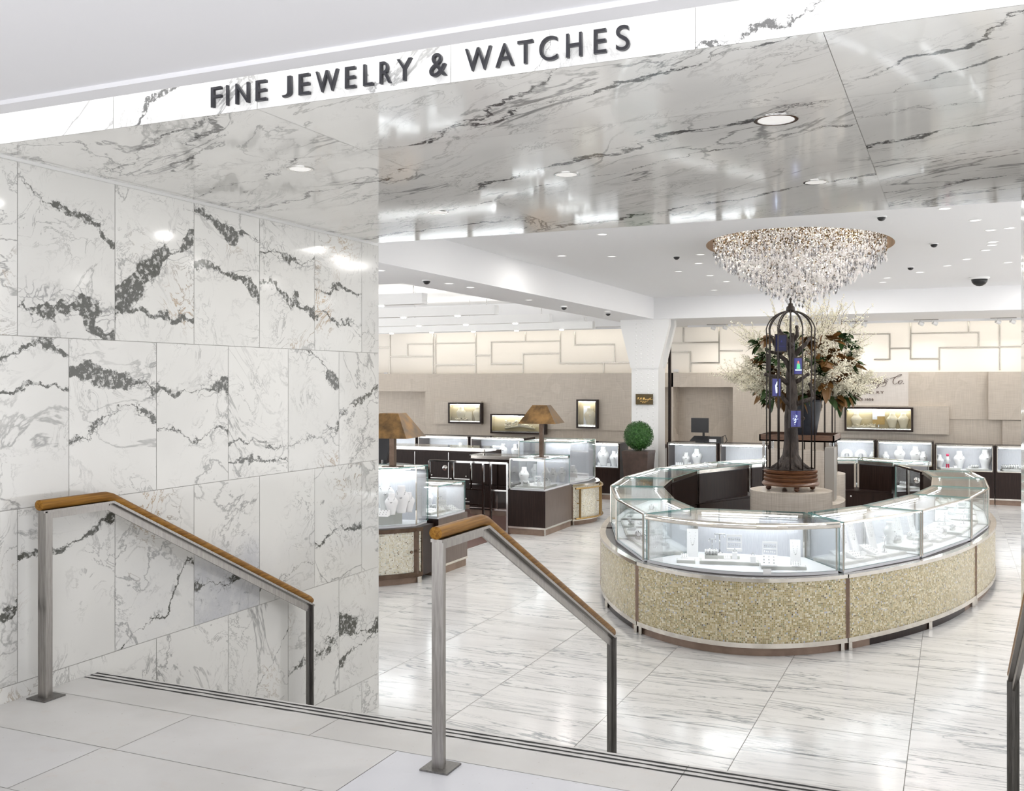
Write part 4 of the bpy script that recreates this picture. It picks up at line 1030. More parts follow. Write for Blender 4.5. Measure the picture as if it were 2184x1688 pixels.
# tray table with vase
tx, ty = -1.90, 13.9
t = thing('tray_table', 'dark wood tray on slim chrome legs behind the cage, carrying the vase', 'table', (tx, ty, .24))
mb = MB(); hw = .48; ht = .40
mb.box(tx-hw, tx+hw, ty-ht, ty+ht, .70, .72)
for a in ((tx-hw, tx+hw, ty-ht, ty-ht+.02), (tx-hw, tx+hw, ty+ht-.02, ty+ht), (tx-hw, tx-hw+.02, ty-ht, ty+ht), (tx+hw-.02, tx+hw, ty-ht, ty+ht)): mb.box(*a, .70, .79)
mb.build('tray', 'wood_m', t)
for sx in (-1, 1):
    for sy in (-1, 1):
        mb = MB(); mb.box(tx+sx*(hw-.05)-.015, tx+sx*(hw-.05)+.015, ty+sy*(ht-.05)-.015, ty+sy*(ht-.05)+.015, {(-1, -1): -.04, (1, -1): .645, (-1, 1): -1.0, (1, 1): .24}[(sx, sy)], .70); mb.build('leg', 'chrome', t)
vx, vy = -1.86, 14.0
t = thing('flower_vase', 'tall tapering dark zinc vase holding the flowering branches', 'vase', (vx, vy, .72))
mb = MB(); mb.lathe([(.145, 0), (.15, .01), (.235, .52), (.225, .52), (.215, .47), (.01, .46)], (vx, vy, .72), 36); mb.build('body', 'zinc', t, smooth=40)
mb = MB(); mb.lathe([(.236, .505), (.242, .52), (.236, .53), (.224, .525)], (vx, vy, .72), 36); mb.build('rim', 'zinc', t, smooth=True)
# flowering branches
fa_ = thing('flower_arrangement', 'huge spray of cream blossom branches with magnolia leaves in the dark vase', 'flowers', (vx, vy, 1.2))
rnd = random.Random(5); base = Vector((vx, vy, 1.22)); cen = Vector((vx+.02, vy, 1.72))
blos = MB()
def blossom(p, r): blos.octa((p.x, p.y, p.z), r, r, n=4, ph=rnd.uniform(0, 1.5))
def spray(mb, p0, d, L_, r0, dens, spread, gens, start):
    pts = [p0.copy()]; p = p0.copy(); d = d.normalized(); k = 9
    for i in range(k):
        d = (d+Vector((rnd.uniform(-1, 1), rnd.uniform(-1, 1), rnd.uniform(-.7, .6)))*.10).normalized(); p = p+d*L_/k; pts.append(p.copy())
    mb.tube(pts, [r0*(1-.8*i/k) for i in range(k+1)], 5)
    for i in range(start, k+1):
        q = pts[i]
        for _ in range(dens): blossom(q+Vector((rnd.gauss(0, 1), rnd.gauss(0, 1), rnd.gauss(0, 1)))*spread+(pts[i]-pts[i-1])*rnd.random() if i else q, rnd.uniform(.0065, .0125))
        if gens and i > 3:
            for _ in range(3 if dens > 2 else 2):
                dd = (d+Vector((rnd.uniform(-1, 1), rnd.uniform(-1, 1), rnd.uniform(-.6, .9)))*.7).normalized()
                spray(mb, q, dd, L_*rnd.uniform(.12, .26), r0*.45, dens, spread, gens-1, 1)
for i in range(92):
    az = 2*pi*i/92*5.3+rnd.uniform(-.2, .2)
    kind = i % 3
    if kind == 0: el = rnd.uniform(.75, 1.45); L_ = rnd.uniform(1.05, 1.36); dens = 2; sp = .010      # bare twigs shooting up
    elif kind == 1: el = rnd.uniform(.30, .9); L_ = rnd.uniform(.85, 1.12); dens = 3; sp = .018
    else: el = rnd.uniform(.22, .58); L_ = rnd.uniform(.78, 1.02); dens = 4; sp = .019
    d = Vector((cos(az)*cos(el), sin(az)*cos(el)*.75, sin(el)))
    if kind and d.x*CS+d.y*SN > .35: L_ *= .86 if el > .45 else .76
    mb = MB(); spray(mb, base+Vector((rnd.uniform(-.1, .1), rnd.uniform(-.1, .1), -.03)), d, L_, .0065, dens, sp, 1, 4 if kind else 3)
    mb.build('branch', 'twig', fa_)
for i in range(1500):
    az = rnd.uniform(0, 2*pi); el = rnd.uniform(-.34, .75); r_ = rnd.uniform(.62, .88)
    if mn.noise(Vector((cos(az)*1.7+3, sin(az)*1.7, el*2.6))) < .08: continue
    if (cos(az)*CS+sin(az)*SN)*cos(el) > .6 and el < .15: r_ *= .85
    blossom(cen+Vector((cos(az)*cos(el)*.98*r_, sin(az)*cos(el)*.80*r_, sin(el)*.85*r_)), rnd.uniform(.008, .0135))
o = blos.build('blossoms', 'blossom', fa_); o['kind'] = 'stuff'
def leaf(mb, p, d, L_, W, droop=.25):
    d = d.normalized(); s_ = d.cross(Vector((0, 0, 1)))
    if s_.length < .1: s_ = Vector((1, 0, 0))
    s_.normalize(); s_ = (s_+Vector((rnd.uniform(-.5, .5), rnd.uniform(-.5, .5), rnd.uniform(-.5, .5)))).normalized(); nrm = s_.cross(d).normalized()
    vs = []; k = 6
    for i in range(k+1):
        t_ = i/k; w_ = W*sin(pi*min(1, t_*.97+.03))**.8; c = p+d*L_*t_+Vector((0, 0, -droop*L_*t_*t_))
        vs += [c-s_*w_+nrm*w_*.25, c, c+s_*w_+nrm*w_*.25]
    fs = []
    for i in range(k): fs += [(3*i, 3*i+1, 3*i+4, 3*i+3), (3*i+1, 3*i+2, 3*i+5, 3*i+4)]
    mb.add(vs, fs)
for i in range(98):
    az = rnd.uniform(0, 2*pi); low = i < 46
    if low: el = rnd.uniform(-.75, -.25); r_ = rnd.uniform(.55, .85); p = cen+Vector((cos(az)*.75*r_, sin(az)*.6*r_, -.30-.15*rnd.random())); dr = Vector((cos(az), sin(az)*.8, rnd.uniform(-1.0, -.1)))
    else:
        az = rnd.uniform(-pi*.98, .1) if i % 4 else az
        el = rnd.uniform(-.45, .7); r_ = rnd.uniform(.5, .80); p = cen+Vector((cos(az)*cos(el)*.85*r_, sin(az)*cos(el)*.85*r_, sin(el)*.85*r_)); dr = Vector((cos(az), sin(az), rnd.uniform(-.4, .8)))
    mb = MB()
    for _ in range(4 if low else 8): leaf(mb, p, dr.normalized()+Vector((rnd.uniform(-.9, .9), rnd.uniform(-.9, .9), rnd.uniform(-.7, .7))), rnd.uniform(.17, .25), rnd.uniform(.036, .055))
    mb.build('magnolia_leaf', 'leaf_g' if rnd.random() < .55 else 'leaf_b', fa_, smooth=True)

def cage(x, y, z, label, screens=True):
    t = thing('birdcage_sculpture', label, 'sculpture', (x, y, z))
    mb = MB(); mb.lathe([(.30, .06), (.335, .065), (.345, .085), (.325, .11), (.31, .115), (.322, .13), (.322, .15), (.305, .16), (.318, .175), (.318, .20), (.30, .21), (.318, .22), (.322, .245), (.29, .255), (.02, .255)], (x, y, z), 48); mb.build('turned_base', 'turned', t, smooth=50)
    for k in range(4):
        a = -pi/2+YAW+k*pi/2; mb = MB(); mb.ball((x+.27*cos(a), y+.27*sin(a), z+.035), .035, 12, 8); mb.tube([(x+.27*cos(a), y+.27*sin(a), z+.05), (x+.27*cos(a), y+.27*sin(a), z+.07)], .03, 10); mb.build('ball_foot', 'turned', t, smooth=True)
    R_ = .285; zt0 = 1.93; ztop = 2.20
    for k in range(12):
        a = 2*pi*k/12+.13; c, s_ = cos(a), sin(a)
        pts = [(x+R_*c, y+R_*s_, z+.25), (x+R_*c, y+R_*s_, z+1.2), (x+R_*c, y+R_*s_, z+zt0-.02)]
        for j in range(1, 9):
            b_ = j/8*pi/2; pts.append((x+(R_*cos(b_)+.01)*c, y+(R_*cos(b_)+.01)*s_, z+zt0+(ztop-zt0)*sin(b_)))
        mb = MB(); mb.tube(pts, .0085, 6); mb.build('bar', 'cagebar', t, smooth=True)
    mb = MB(); mb.lathe([(.01, -.02), (.04, -.01), (.055, .01), (.05, .05), (.03, .065), (.03, .09), (.012, .10), (.012, .13), (.022, .145), (.004, .17)], (x, y, z+ztop), 20); mb.build('finial', 'cagebar', t, smooth=True)
    mb = MB()
    for zz in (.262,):
        mb.tube([(x+R_*cos(2*pi*k/40), y+R_*sin(2*pi*k/40), z+zz) for k in range(41)], .009, 6, cap=False)
    mb.build('ring', 'cagebar', t)
    if not screens: return t
    mb = MB(); rr = random.Random(3)
    V = Vector; B = V((x, y, z)); R = V((CS, SN, 0)); U_ = V((0, 0, 1)); Dp = V((-SN, CS, 0))
    def W(a, b_, c=0): return B+R*a+U_*b_+Dp*c
    mb.tube([W(0, .24), W(0, .30), W(.0, .42), W(.01, .62), W(.0, .9), W(.02, 1.15), W(.0, 1.4), W(.03, 1.6), W(.0, 1.75), W(.03, 1.93)], [.26, .17, .10, .085, .075, .07, .06, .05, .04, .02], 14)
    for k in range(9):
        a = 2*pi*k/9; mb.tube([W(.05*cos(a), .42, .05*sin(a)), W(.13*cos(a), .31, .13*sin(a)), W(.25*cos(a+.15), .26, .25*sin(a+.15))], [.05, .04, .012], 7)
    brs = [[(0, 1.02), (-.08, 1.12), (-.14, 1.22), (-.16, 1.38)], [(0, 1.02), (.12, 1.08), (.25, 1.12), (.30, 1.14), (.24, 1.3)], [(0, 1.45), (-.06, 1.6), (-.15, 1.68), (-.27, 1.70)], [(.02, 1.6), (.10, 1.72), (.18, 1.80), (.24, 1.86)],
           [(-.0, 1.75), (-.07, 1.88), (-.12, 1.96)], [(.02, 1.3), (.1, 1.35), (.2, 1.42)], [(-.02, 1.3), (-.15, 1.38), (-.30, 1.42)], [(0, 1.8), (.08, 1.9), (.06, 2.0)], [(-.12, 1.68), (-.2, 1.78), (-.25, 1.88)], [(0, .75), (.1, .8), (.14, .88)]]
    for b_ in brs:
        pts = [W(p[0], p[1], .06*sin(i*1.7+b_[1][0]*20)) for i, p in enumerate(b_)]; k = len(pts)
        mb.tube(pts, [.036-.02*i/(k-1) for i in range(k)], 8)
        mb.ball(pts[-1], .024, 8, 6)
    o = mb.build('bronze_tree', 'trunk', t, smooth=True)
    if screens:
        def scr(a, b_, w_, h_, yaw, kind, dz=-.13):
            c = W(a, b_, dz); ax = R*cos(yaw)+Dp*sin(yaw); nr = U_.cross(ax)*-1
            if nr.dot(Dp) > 0: nr = -nr
            def quadbox(w2, h2, d0, d1, m_, nm, par):
                mb = MB(); vs = []
                for dd in (d0, d1):
                    for sx, sz in ((-1, -1), (1, -1), (1, 1), (-1, 1)): vs.append(c+ax*sx*w2+U_*sz*h2+nr*dd)
                mb.add(vs, [(0, 1, 2, 3), (7, 6, 5, 4), (0, 4, 5, 1), (1, 5, 6, 2), (2, 6, 7, 3), (3, 7, 4, 0)]); return mb.build(nm, m_, par)
            f_ = quadbox(w_/2, h_/2, -.012, .012, 'cagebar', 'screen_frame', t)
            quadbox(w_/2-.012, h_/2-.014, .0125, .0135, 'screen_blue' if kind else 'screen_dark', 'lit_screen', f_)
            def blob(pl, mat):
                mb = MB(); mb.add([c+ax*px*w_+U_*pz*h_+nr*.015 for px, pz in pl], [tuple(range(len(pl)))]); mb.build('picture', mat, f_)
            if kind == 'bird':
                blob([(-.18, -.15), (.2, -.15), (.16, .1), (0, .24), (-.14, .12)], 'sc_green'); blob([(-.1, .1), (.12, .1), (.08, .24), (0, .3), (-.08, .26)], 'sc_red'); blob([(-.32, -.19), (.34, -.19), (.34, -.24), (-.32, -.24)], 'screen_w')
            elif kind == 'white':
                rr = random.Random(9)
                for _ in range(34):
                    an = rr.uniform(0, 6.28); r_ = rr.uniform(0.02, 1)**.6; px, pz = .20*r_*cos(an), .33*r_*sin(an)-.0; s_ = rr.uniform(.018, .045)
                    blob([(px-s_, pz-s_*.3), (px+s_*.6, pz-s_*.6), (px+s_, pz+s_*.5), (px-s_*.4, pz+s_*.7)], 'screen_w')
            elif kind == 'shape': blob([(-.05, -.3), (.15, -.25), (.12, .0), (.0, .05), (.1, .15), (.2, .3), (.05, .3), (-.12, .1), (-.1, -.1)], 'screen_w')
            elif kind is None: blob([(-.3, -.16), (.3, -.16), (.3, -.175), (-.3, -.175)], 'screen_blue'); blob([(-.05, .05), (.08, .05), (.05, .2)], 'screen_blue')
        scr(.01, .88, .15, .22, .05, 'white', -.16); scr(-.20, 1.26, .12, .24, -.25, 'shape', -.10); scr(.05, 1.52, .125, .22, .1, 'bird', -.14); scr(-.15, 1.80, .15, .22, -.12, None, -.12)
        scr(-.27, 1.57, .10, .21, 1.2, 'shape', .0); scr(.06, 1.78, .15, .22, 1.0, None, .15)
    return t
cage(-1.84, 12.6, .161, 'dark iron birdcage with bronze tree and small lit screens on turned wooden base')
cage(-1.87, 15.15, .0, 'second dark birdcage standing half hidden behind the vase and flowers', False).scale = (1, 1, .78)

fa_.scale = (.96, .93, 1.0)
# ================================================================== CHANDELIER
ch = thing('chandelier', 'large oval crystal chandelier of hanging strands set in a bronze recess', 'chandelier', (CX, CY, ZC+.44))
mb = MB(); mb.lathe([(1, -.02), (1, 0)], (CX, CY, ZC+.44), 64, sx=CRX-.06, sy=CRY-.06); mb.build('ceiling_plate', 'recess', ch)
rnd = random.Random(21); strands = []
N_ = 1150
for i in range(N_):
    r_ = sqrt((i+.5)/N_)*.97; a = i*2.39996323; strands.append((r_, a))
strands.sort(key=lambda s_: -(s_[0]*(1-.3*sin(s_[1]-YAW)))) 
stuff = MB()
def strand(mb, r_, a):
    x = CX+(CRX-.06)*r_*cos(a)+rnd.uniform(-.015, .015); y = CY+(CRY-.06)*r_*sin(a)+rnd.uniform(-.015, .015)
    depth = .13+.66*(1-r_**1.25)+rnd.uniform(-.12, .05)
    zb = ZC-depth; z = ZC+.40
    mb.tube([(x, y, zb), (x, y, ZC+.42)], .0009, 3, 2, cap=False)
    while z > zb+.05:
        q = rnd.random(); m_ = 0 if q < .16 else 1 if q < .21 else 2 if q < .90 else 3
        if z > ZC-.15 and rnd.random() < .34: m_ = 1  # more crystals with the painted recess reflection towards the top
        if m_ == 2: m_ = 4
        mb.octa((x, y, z), rnd.uniform(.009, .0155), rnd.uniform(.010, .0165), m_, 4, rnd.uniform(0, 1.5)); z -= rnd.uniform(.030, .046)
    mb.octa((x, y, zb), .017, .036, 3 if rnd.random() < .5 else 4, 5, rnd.uniform(0, 1))
mats = ['xt_sil', 'xt_warm', 'thread', 'crystal', 'xt_white']
for k, (r_, a) in enumerate(strands):
    if k < 100:
        mb = MB(); strand(mb, r_, a); mb.build('crystal_strand', mats, ch)
    else: strand(stuff, r_, a)
o = stuff.build('inner_crystal_strands', mats, ch); o['kind'] = 'stuff'
for k, (dx, dy) in enumerate(((-.6, -.9), (.6, -.9), (-.6, .9), (.6, .9), (0, 0))):
    l = bpy.data.lights.new('chandelier_light', 'AREA'); l.shape = 'DISK'; l.size = .3; l.energy = 32; l.color = (1, .955, .89)
    o = bpy.data.objects.new('lamp_light', l); COL.objects.link(o); o.parent = ch; o.location = (dx, dy, -.03)

#%%PART3
# ================================================================== LEFT ISLAND
def quadcase(x0, x1, y0, y1, z0, z1, label, **k):
    """rectangular case; front = side facing -y"""
    return glass_case(label, [(x0, y0), (x1, y0)], [(x0, y1), (x1, y1)], z0, z1, 'glass cases of the left island', **k)
# near rounded corner counter with two mosaic doors
o_ = arc((-7.75, 10.15), (-6.03, 10.85), .38, 26, 1); inn_l = ((-7.75, 10.95), (-6.05, 11.25))
counter_base('pale mosaic rounded counter with bronze frames beside the left marble wall', o_, [inn_l[0], inn_l[1]], front='mosaic_w', z1=-.31, frame=True, group='counters of the left island', feet=(1,))
t = thing('bronze_door_frame', 'bronze door frame with knobs fitted on the pale mosaic rounded counter', 'frame', (-6.6, 10.2, -.9)); mb = MB()
o2 = inset(o_, -.014, 1)
for k in (.40, .72, .985):
    p = o2[int(k*26)]; mb.bar((*p, -.88), (*p, -.35), .05, .04)
strip(mb, inset(o_, -.02, 1), -.90, -.86, .03); strip(mb, inset(o_, -.02, 1), -.36, -.31, .03); mb.build('frame', 'bronze_l', t)
for k in (.69, .95):
    p = inset(o_, -.05, 1)[int(k*26)]; mb = MB(); mb.ball((p[0], p[1], -.6), .02, 8, 6); mb.tube([(p[0], p[1], -.6), (p[0]-.02, p[1]+.05, -.6)], .008, 6); mb.build('knob', 'bronze_l', t)
o3 = inset(o_, .10, 1)[:-1]+[(-6.12, 10.86)]
glass_case('tall curved glass case on the pale mosaic counter beside the left wall', o3, [(-7.7, 10.93), (-6.15, 11.22)], -.31, .43, 'glass cases of the left island', curved=False, door=False)
mb = MB(); o4 = inset(o_, .2, 1)[3:-2]; mb.prism(o4+[(-6.4, 10.95), (-7.5, 10.9)], -.279, -.12); o = mb.build('riser', 'dispg')
tag(o, 'curved grey riser block inside the tall case beside the left wall', 'display riser')
# long straight case next to it
def boxbase(x0, x1, y0, y1, z1, label, front='wood', side_m='wood_g', group='counters of the left island', trim='nickel'):
    t = thing('mosaic_counter', label, 'counter', ((x0+x1)/2, (y0+y1)/2, LZ), group)
    t.name = 'sales_counter'; ORG[t.name] = Vector(((x0+x1)/2, (y0+y1)/2, LZ))
    mb = MB(); mb.box(x0+.002, x1-.006, y0+.006, y1, LZ+.12, z1); mb.build('carcass', 'wood', t)
    mb = MB(); mb.box(x0, x1, y0, y0+.006, LZ+.13, z1); mb.build('front_panel', front, t)
    mb = MB(); mb.box(x1-.006, x1, y0+.006, y1, LZ+.13, z1); mb.build('side_panel', side_m, t)
    mb = MB(); mb.box(x0, x1+.004, y0-.004, y1, LZ+.10, LZ+.13); mb.build('bottom_rim', trim, t)
    mb = MB(); mb.box(x0, x1-.02, y0+.02, y1, LZ, LZ+.10); mb.build('kickboard', 'bronze', t)
    mb = MB(); mb.box(x1-.02, x1, y0, y0+.02, LZ, LZ+.12); mb.build('foot', trim, t)
    return t
boxbase(-6.72, -6.03, 11.27, 12.1, -.27, 'dark grey brown straight counter base beside the pale mosaic counter')
quadcase(-6.70, -6.05, 11.29, 12.08, -.27, .15, 'long low glass case on the grey brown counter at left', door=False, back='backp')
# middle case and gate
boxbase(-6.66, -6.01, 14.87, 16.08, -.28, 'dark wood counter base under the case with the tall bronze lamp')
quadcase(-6.64, -6.03, 14.89, 16.05, -.28, .235, 'glass case under the bronze lamp shade, middle of the left island', door=False)
o_ = arc((-7.1, 16.12), (-6.05, 16.12), .0, 4, 1)
oo = [(-6.02, 16.14)]+[(-6.02+.22*sin(pi*k/14)*1.0, 16.14+1.3*k/14) for k in range(1, 14)]+[(-6.05, 17.5)]
counter_base('rounded mosaic counter end with a bronze rail at the far side of the left island', oo, [(-6.9, 16.2), (-6.9, 17.4)], front='mosaic_w', z1=-.29, group='counters of the left island', door=False)
t = thing('guard_rail', 'curved bronze guard rail around the rounded mosaic counter end', 'rail', (-5.8, 16.8, -.9)); mb = MB()
rr_ = [(x+.06+.0, y) for x, y in oo]
for zz in (-.36, -.88): mb.tube([(x, y, zz) for x, y in rr_], .016, 8)
for k in (1, 7, 13): mb.bar((*rr_[k], -.88), (*rr_[k], -.36), .03, .03); mb.tube([(*rr_[k], -.62), (rr_[k][0]-.06, rr_[k][1], -.62)], .008, 6)
mb.build('rails', 'brassrod', t)
glass_case('tall glass case at the far rounded end of the left island', [(-7.05, 16.2), (-6.08, 16.2), (-5.98, 16.9), (-6.06, 17.45)], [(-7.05, 17.45), (-6.1, 17.5)], -.29, .43, 'glass cases of the left island', door=False)
t = thing('staff_gate', 'chrome framed dark wood gate with a round lock in the left island', 'gate', (-7.4, 14.87, -1)); mb = MB()
gx0, gx1 = -8.13, -6.68
for xx in (gx0, -7.68, -7.12, -6.98, gx1): mb.box(xx-.015, xx+.015, 14.86, 14.89, -1, .15)
for zz in (.15,): mb.box(gx0, gx1, 14.857, 14.893, zz-.015, zz+.016)
mb.box(-7.68, gx1, 14.858, 14.892, -.98, -.95)
for a in ((-7.68, -7.12, -.30), (-6.98, gx1, -.30), (-6.98, gx1, -.62), (-7.5, -7.12, -.55), (-8.13, -7.68, -.45), (-7.9, -7.5, -.76)): mb.box(a[0], a[1], 14.862, 14.888, a[2]-.012, a[2]+.012)
mb.box(-7.51, -7.49, 14.86, 14.89, -.95, -.55); mb.box(-7.35, -7.33, 14.86, 14.89, -.30, .14)
mb.build('frame', 'chrome', t)
mb = MB(); mb.box(-7.68, gx1, 14.875, 14.885, -.95, -.3); mb.build('lower_panel', 'glass', t)
mb = MB(); mb.ball((-7.82, 14.85, .04), .045, 14, 10); mb.build('lock', 'chrome', t, smooth=True)
# far counters of the ring, seen from their dark staff side
def backcounter(x0, x1, y0, y1, z1, label, nd=3, glassh=.1, group='dark staff counters of the left island'):
    t = thing('staff_counter', label, 'counter', ((x0+x1)/2, (y0+y1)/2, LZ), group)
    mb = MB(); mb.box(x0, x1, y0, y1, LZ+.1, z1-.07); mb.build('carcass', 'wood', t)
    mb = MB(); mb.box(x0, x1, y0, y1, z1-.012, z1, 0); mb.build('top_glass', 'glass', t)
    mb = MB(); mb.box(x0+.02, x1-.02, y0+.02, y0+.09, z1-.07, z1-.014); mb.build('header_rail', 'nickel', t)
    mb = MB(); mb.box(x0+.05, x1-.05, y1-.2, y1-.16, z1-.068, z1-.05); mb.build('light_strip', 'lightbar', t); mb = MB(); mb.box(x0+.04, x1-.04, y1-.22, y1-.14, z1-.048, z1-.042); mb.build('strip_cover', 'nickel', t)
    mb = MB(); mb.box(x0, x1, y0+.03, y1, LZ, LZ+.1); mb.build('kickboard', 'bronze', t)
    for k in range(nd):
        a = x0+(x1-x0)*k/nd; b_ = x0+(x1-x0)*(k+1)/nd
        for (za, zb) in ((-.42, z1-.10), (-.86, -.45)):
            mb = MB(); mb.box(a+.012, b_-.012, y0-.012, y0-.001, za, zb); d = mb.build('cabinet_door', 'wood', t)
            mb = MB(); mb.box(a+.012, b_-.012, y0-.018, y0-.012, za-.012, za+.004); mb.box(b_-.02, b_-.006, y0-.018, y0-.012, za, zb); mb.build('door_trim', 'chrome', d)
            mb = MB(); mb.ball(((a+b_)/2, y0-.025, za+.05), .02, 8, 6); mb.build('lock', 'chrome', d)
    return t
backcounter(-11.4, -8.35, 17.5, 18.3, .187, 'long dark staff counter with a lit glass top behind the register', 4)
backcounter(-8.30, -7.12, 16.75, 17.3, .12, 'shorter dark staff counter behind the chrome gate', 2)
# register on a low brown counter
t = thing('register_counter', 'low brown register counter inside the left island', 'counter', (-8.3, 13.4, LZ), 'dark staff counters of the left island')
mb = MB(); mb.box(-9.6, -7.75, 13.05, 13.75, LZ, -.10); mb.build('carcass', 'wood', t); mb = MB(); mb.box(-9.6, -7.72, 13.0, 13.8, -.10, -.06); mb.build('worktop', 'wood_m', t)
t = thing('register_monitor', 'black register monitor on a stand seen from behind the left lamp', 'monitor', (-8.05, 13.2, -.06)); c_ = Vector((-8.05, 13.25, .42))
mb = MB(); mb.box(-8.28, -7.86, 13.10, 13.15, .30, .66); 
for i, v in enumerate(mb.v): mb.v[i] = (v[0]+(v[2]-.48)*.12, v[1]+(v[2]-.48)*.35, v[2])
mb.build('screen', 'black', t); mb = MB(); mb.tube([(-8.05, 13.3, -.06), (-8.05, 13.3, .42), (-8.05, 13.18, .45)], .03, 8); mb.box(-8.2, -7.9, 13.15, 13.45, -.06, -.04); mb.build('stand', 'black', t)
t = thing('register_keyboard', 'black register keyboard beside the register monitor', 'keyboard', (-7.75, 13.2, -.06)); mb = MB()
mb.add([(-7.95, 13.0, .18), (-7.55, 13.0, .16), (-7.55, 13.3, .20), (-7.95, 13.3, .22), (-7.95, 13.0, .21), (-7.55, 13.0, .19), (-7.55, 13.3, .23), (-7.95, 13.3, .25)], [(0, 3, 2, 1), (4, 5, 6, 7), (0, 1, 5, 4), (1, 2, 6, 5), (2, 3, 7, 6), (3, 0, 4, 7)]); mb.build('keys', 'black', t)
mb = MB(); mb.tube([(-7.8, 13.15, -.06), (-7.8, 13.15, .19)], .02, 8); mb.build('arm', 'black', t)
t = thing('card_terminal', 'dark printer box on the register counter beside the left marble wall', 'printer', (-8.75, 13.3, -.06)); mb = MB(); mb.box(-8.95, -8.5, 13.1, 13.4, -.06, .10); mb.build('body', 'black', t); mb = MB(); mb.box(-8.9, -8.55, 13.12, 13.3, .10, .14); mb.build('lid', 'black', t)
# bronze table lamps
def table_lamp(x, y, z, zt, label, rz=0):
    t = thing('table_lamp', label, 'lamp', (x, y, z), 'tall bronze lamps of the left island')
    zs = zt-.30
    mb = MB(); mb.box(x-.10, x+.10, y-.10, y+.10, z, z+.012); mb.build('base', 'bronze_l', t)
    mb = MB(); mb.box(x-.032, x+.032, y-.032, y+.032, z+.012, zt-.04); mb.build('pole', 'bronze_l', t)
    mb = MB(); a, b_ = .315, .125; rz_ = radians(7)
    def rot(px, py): return (x+px*cos(rz_)-py*sin(rz_), y+px*sin(rz_)+py*cos(rz_))
    lo = [rot(-a, -a), rot(a, -a), rot(a, a), rot(-a, a)]; hi = [rot(-b_, -b_), rot(b_, -b_), rot(b_, b_), rot(-b_, b_)]
    lo2 = [rot(-a+.01, -a+.01), rot(a-.01, -a+.01), rot(a-.01, a-.01), rot(-a+.01, a-.01)]; hi2 = [rot(-b_+.01, -b_+.01), rot(b_-.01, -b_+.01), rot(b_-.01, b_-.01), rot(-b_+.01, b_-.01)]
    vs = [(*p, zs) for p in lo]+[(*p, zt) for p in hi]+[(*p, zs) for p in lo2]+[(*p, zt-.005) for p in hi2]
    fs = [(i, (i+1) % 4, 4+(i+1) % 4, 4+i) for i in range(4)]+[(8+i, 12+i, 12+(i+1) % 4, 8+(i+1) % 4) for i in range(4)]+[(i, 8+i, 8+(i+1) % 4, (i+1) % 4) for i in range(4)]+[(4, 5, 6, 7)]
    mb.add(vs, fs); mb.build('lamp_shade', 'bronze_shade', t)
    mb = MB(); mb.ball((x+.08, y, zs+.12), .03, 10, 8); mb.build('bulb', 'lens', t)
p = ony(838, 900, 10.75); table_lamp(p[0], 10.75, .43, 1.10, 'large bronze table lamp on the tall case beside the left wall')
table_lamp(-6.25, 15.3, .235, 1.10, 'bronze table lamp with tapered square shade on the middle case')
# dressing of the left cases
Q1 = [(-6.70, 11.29), (-6.05, 11.29), (-6.70, 12.08), (-6.05, 12.08)]
cn1 = 'low glass case at the far left'
for k in range(13):
    put(mixk[(k*5) % 8], -6.62+.5*((k*7) % 13)/13, 11.4+.6*k/13, -.24, random.uniform(-.9, 1.3), cn1, random.uniform(1.0, 1.4))
for k, (x, y) in enumerate(((-6.55, 11.95), (-6.6, 11.6))): put('necklace_bust', x, y, -.24, .9, cn1, 1.15)
put('display_tray', -6.36, 11.7, -.24, 1.5, cn1, 1.0).scale = (2.0, 1.9, 1)
cn2 = 'tall case beside the left wall'
for k, (u, yy, s_) in enumerate(((835, 10.45, 1.2), (822, 10.75, 1.7), (856, 10.65, 1.5), (872, 10.75, 1.1))):
    put('necklace_bust', ony(u, 813, yy)[0], yy, -.12, .45, cn2, s_)
put('ring_pad', ony(818, 813, 10.3)[0], 10.3, -.12, .3, cn2, 1.3)
cn3 = 'case under the middle lamp'
put('display_tray', -6.33, 15.25, -.25, 0, cn3).scale = (1.7, 2.6, 1)
for k, (x, y, key, s_) in enumerate(((-6.48, 15.1, 'necklace_bust', 1.35), (-6.2, 15.7, 'necklace_bust', 1.1), (-6.35, 15.75, 'necklace_bust', 1.1), (-6.12, 15.9, 'necklace_bust', 1.1), (-6.4, 15.0, 'bracelet_roll', 1.2), (-6.2, 15.05, 'ring_block', 1.4), (-6.3, 15.25, 'earring_rack', 1.2), (-6.15, 15.3, 'ring_pad', 1.2), (-6.25, 15.5, 'bracelet_roll', 1.2), (-6.12, 15.1, 'ring_block', 1.2))):
    put(key, x, y, -.217, radians(20)*(1 if k % 2 else -.5), cn3, s_)
cn4 = 'tall case at the far end of the left island'
for k in range(7): put(('necklace_bust', 'ring_pad', 'bracelet_roll')[k % 3], -6.9+.12*k, 16.6+.2*(k % 3), -.26, .2, cn4, 1.2)

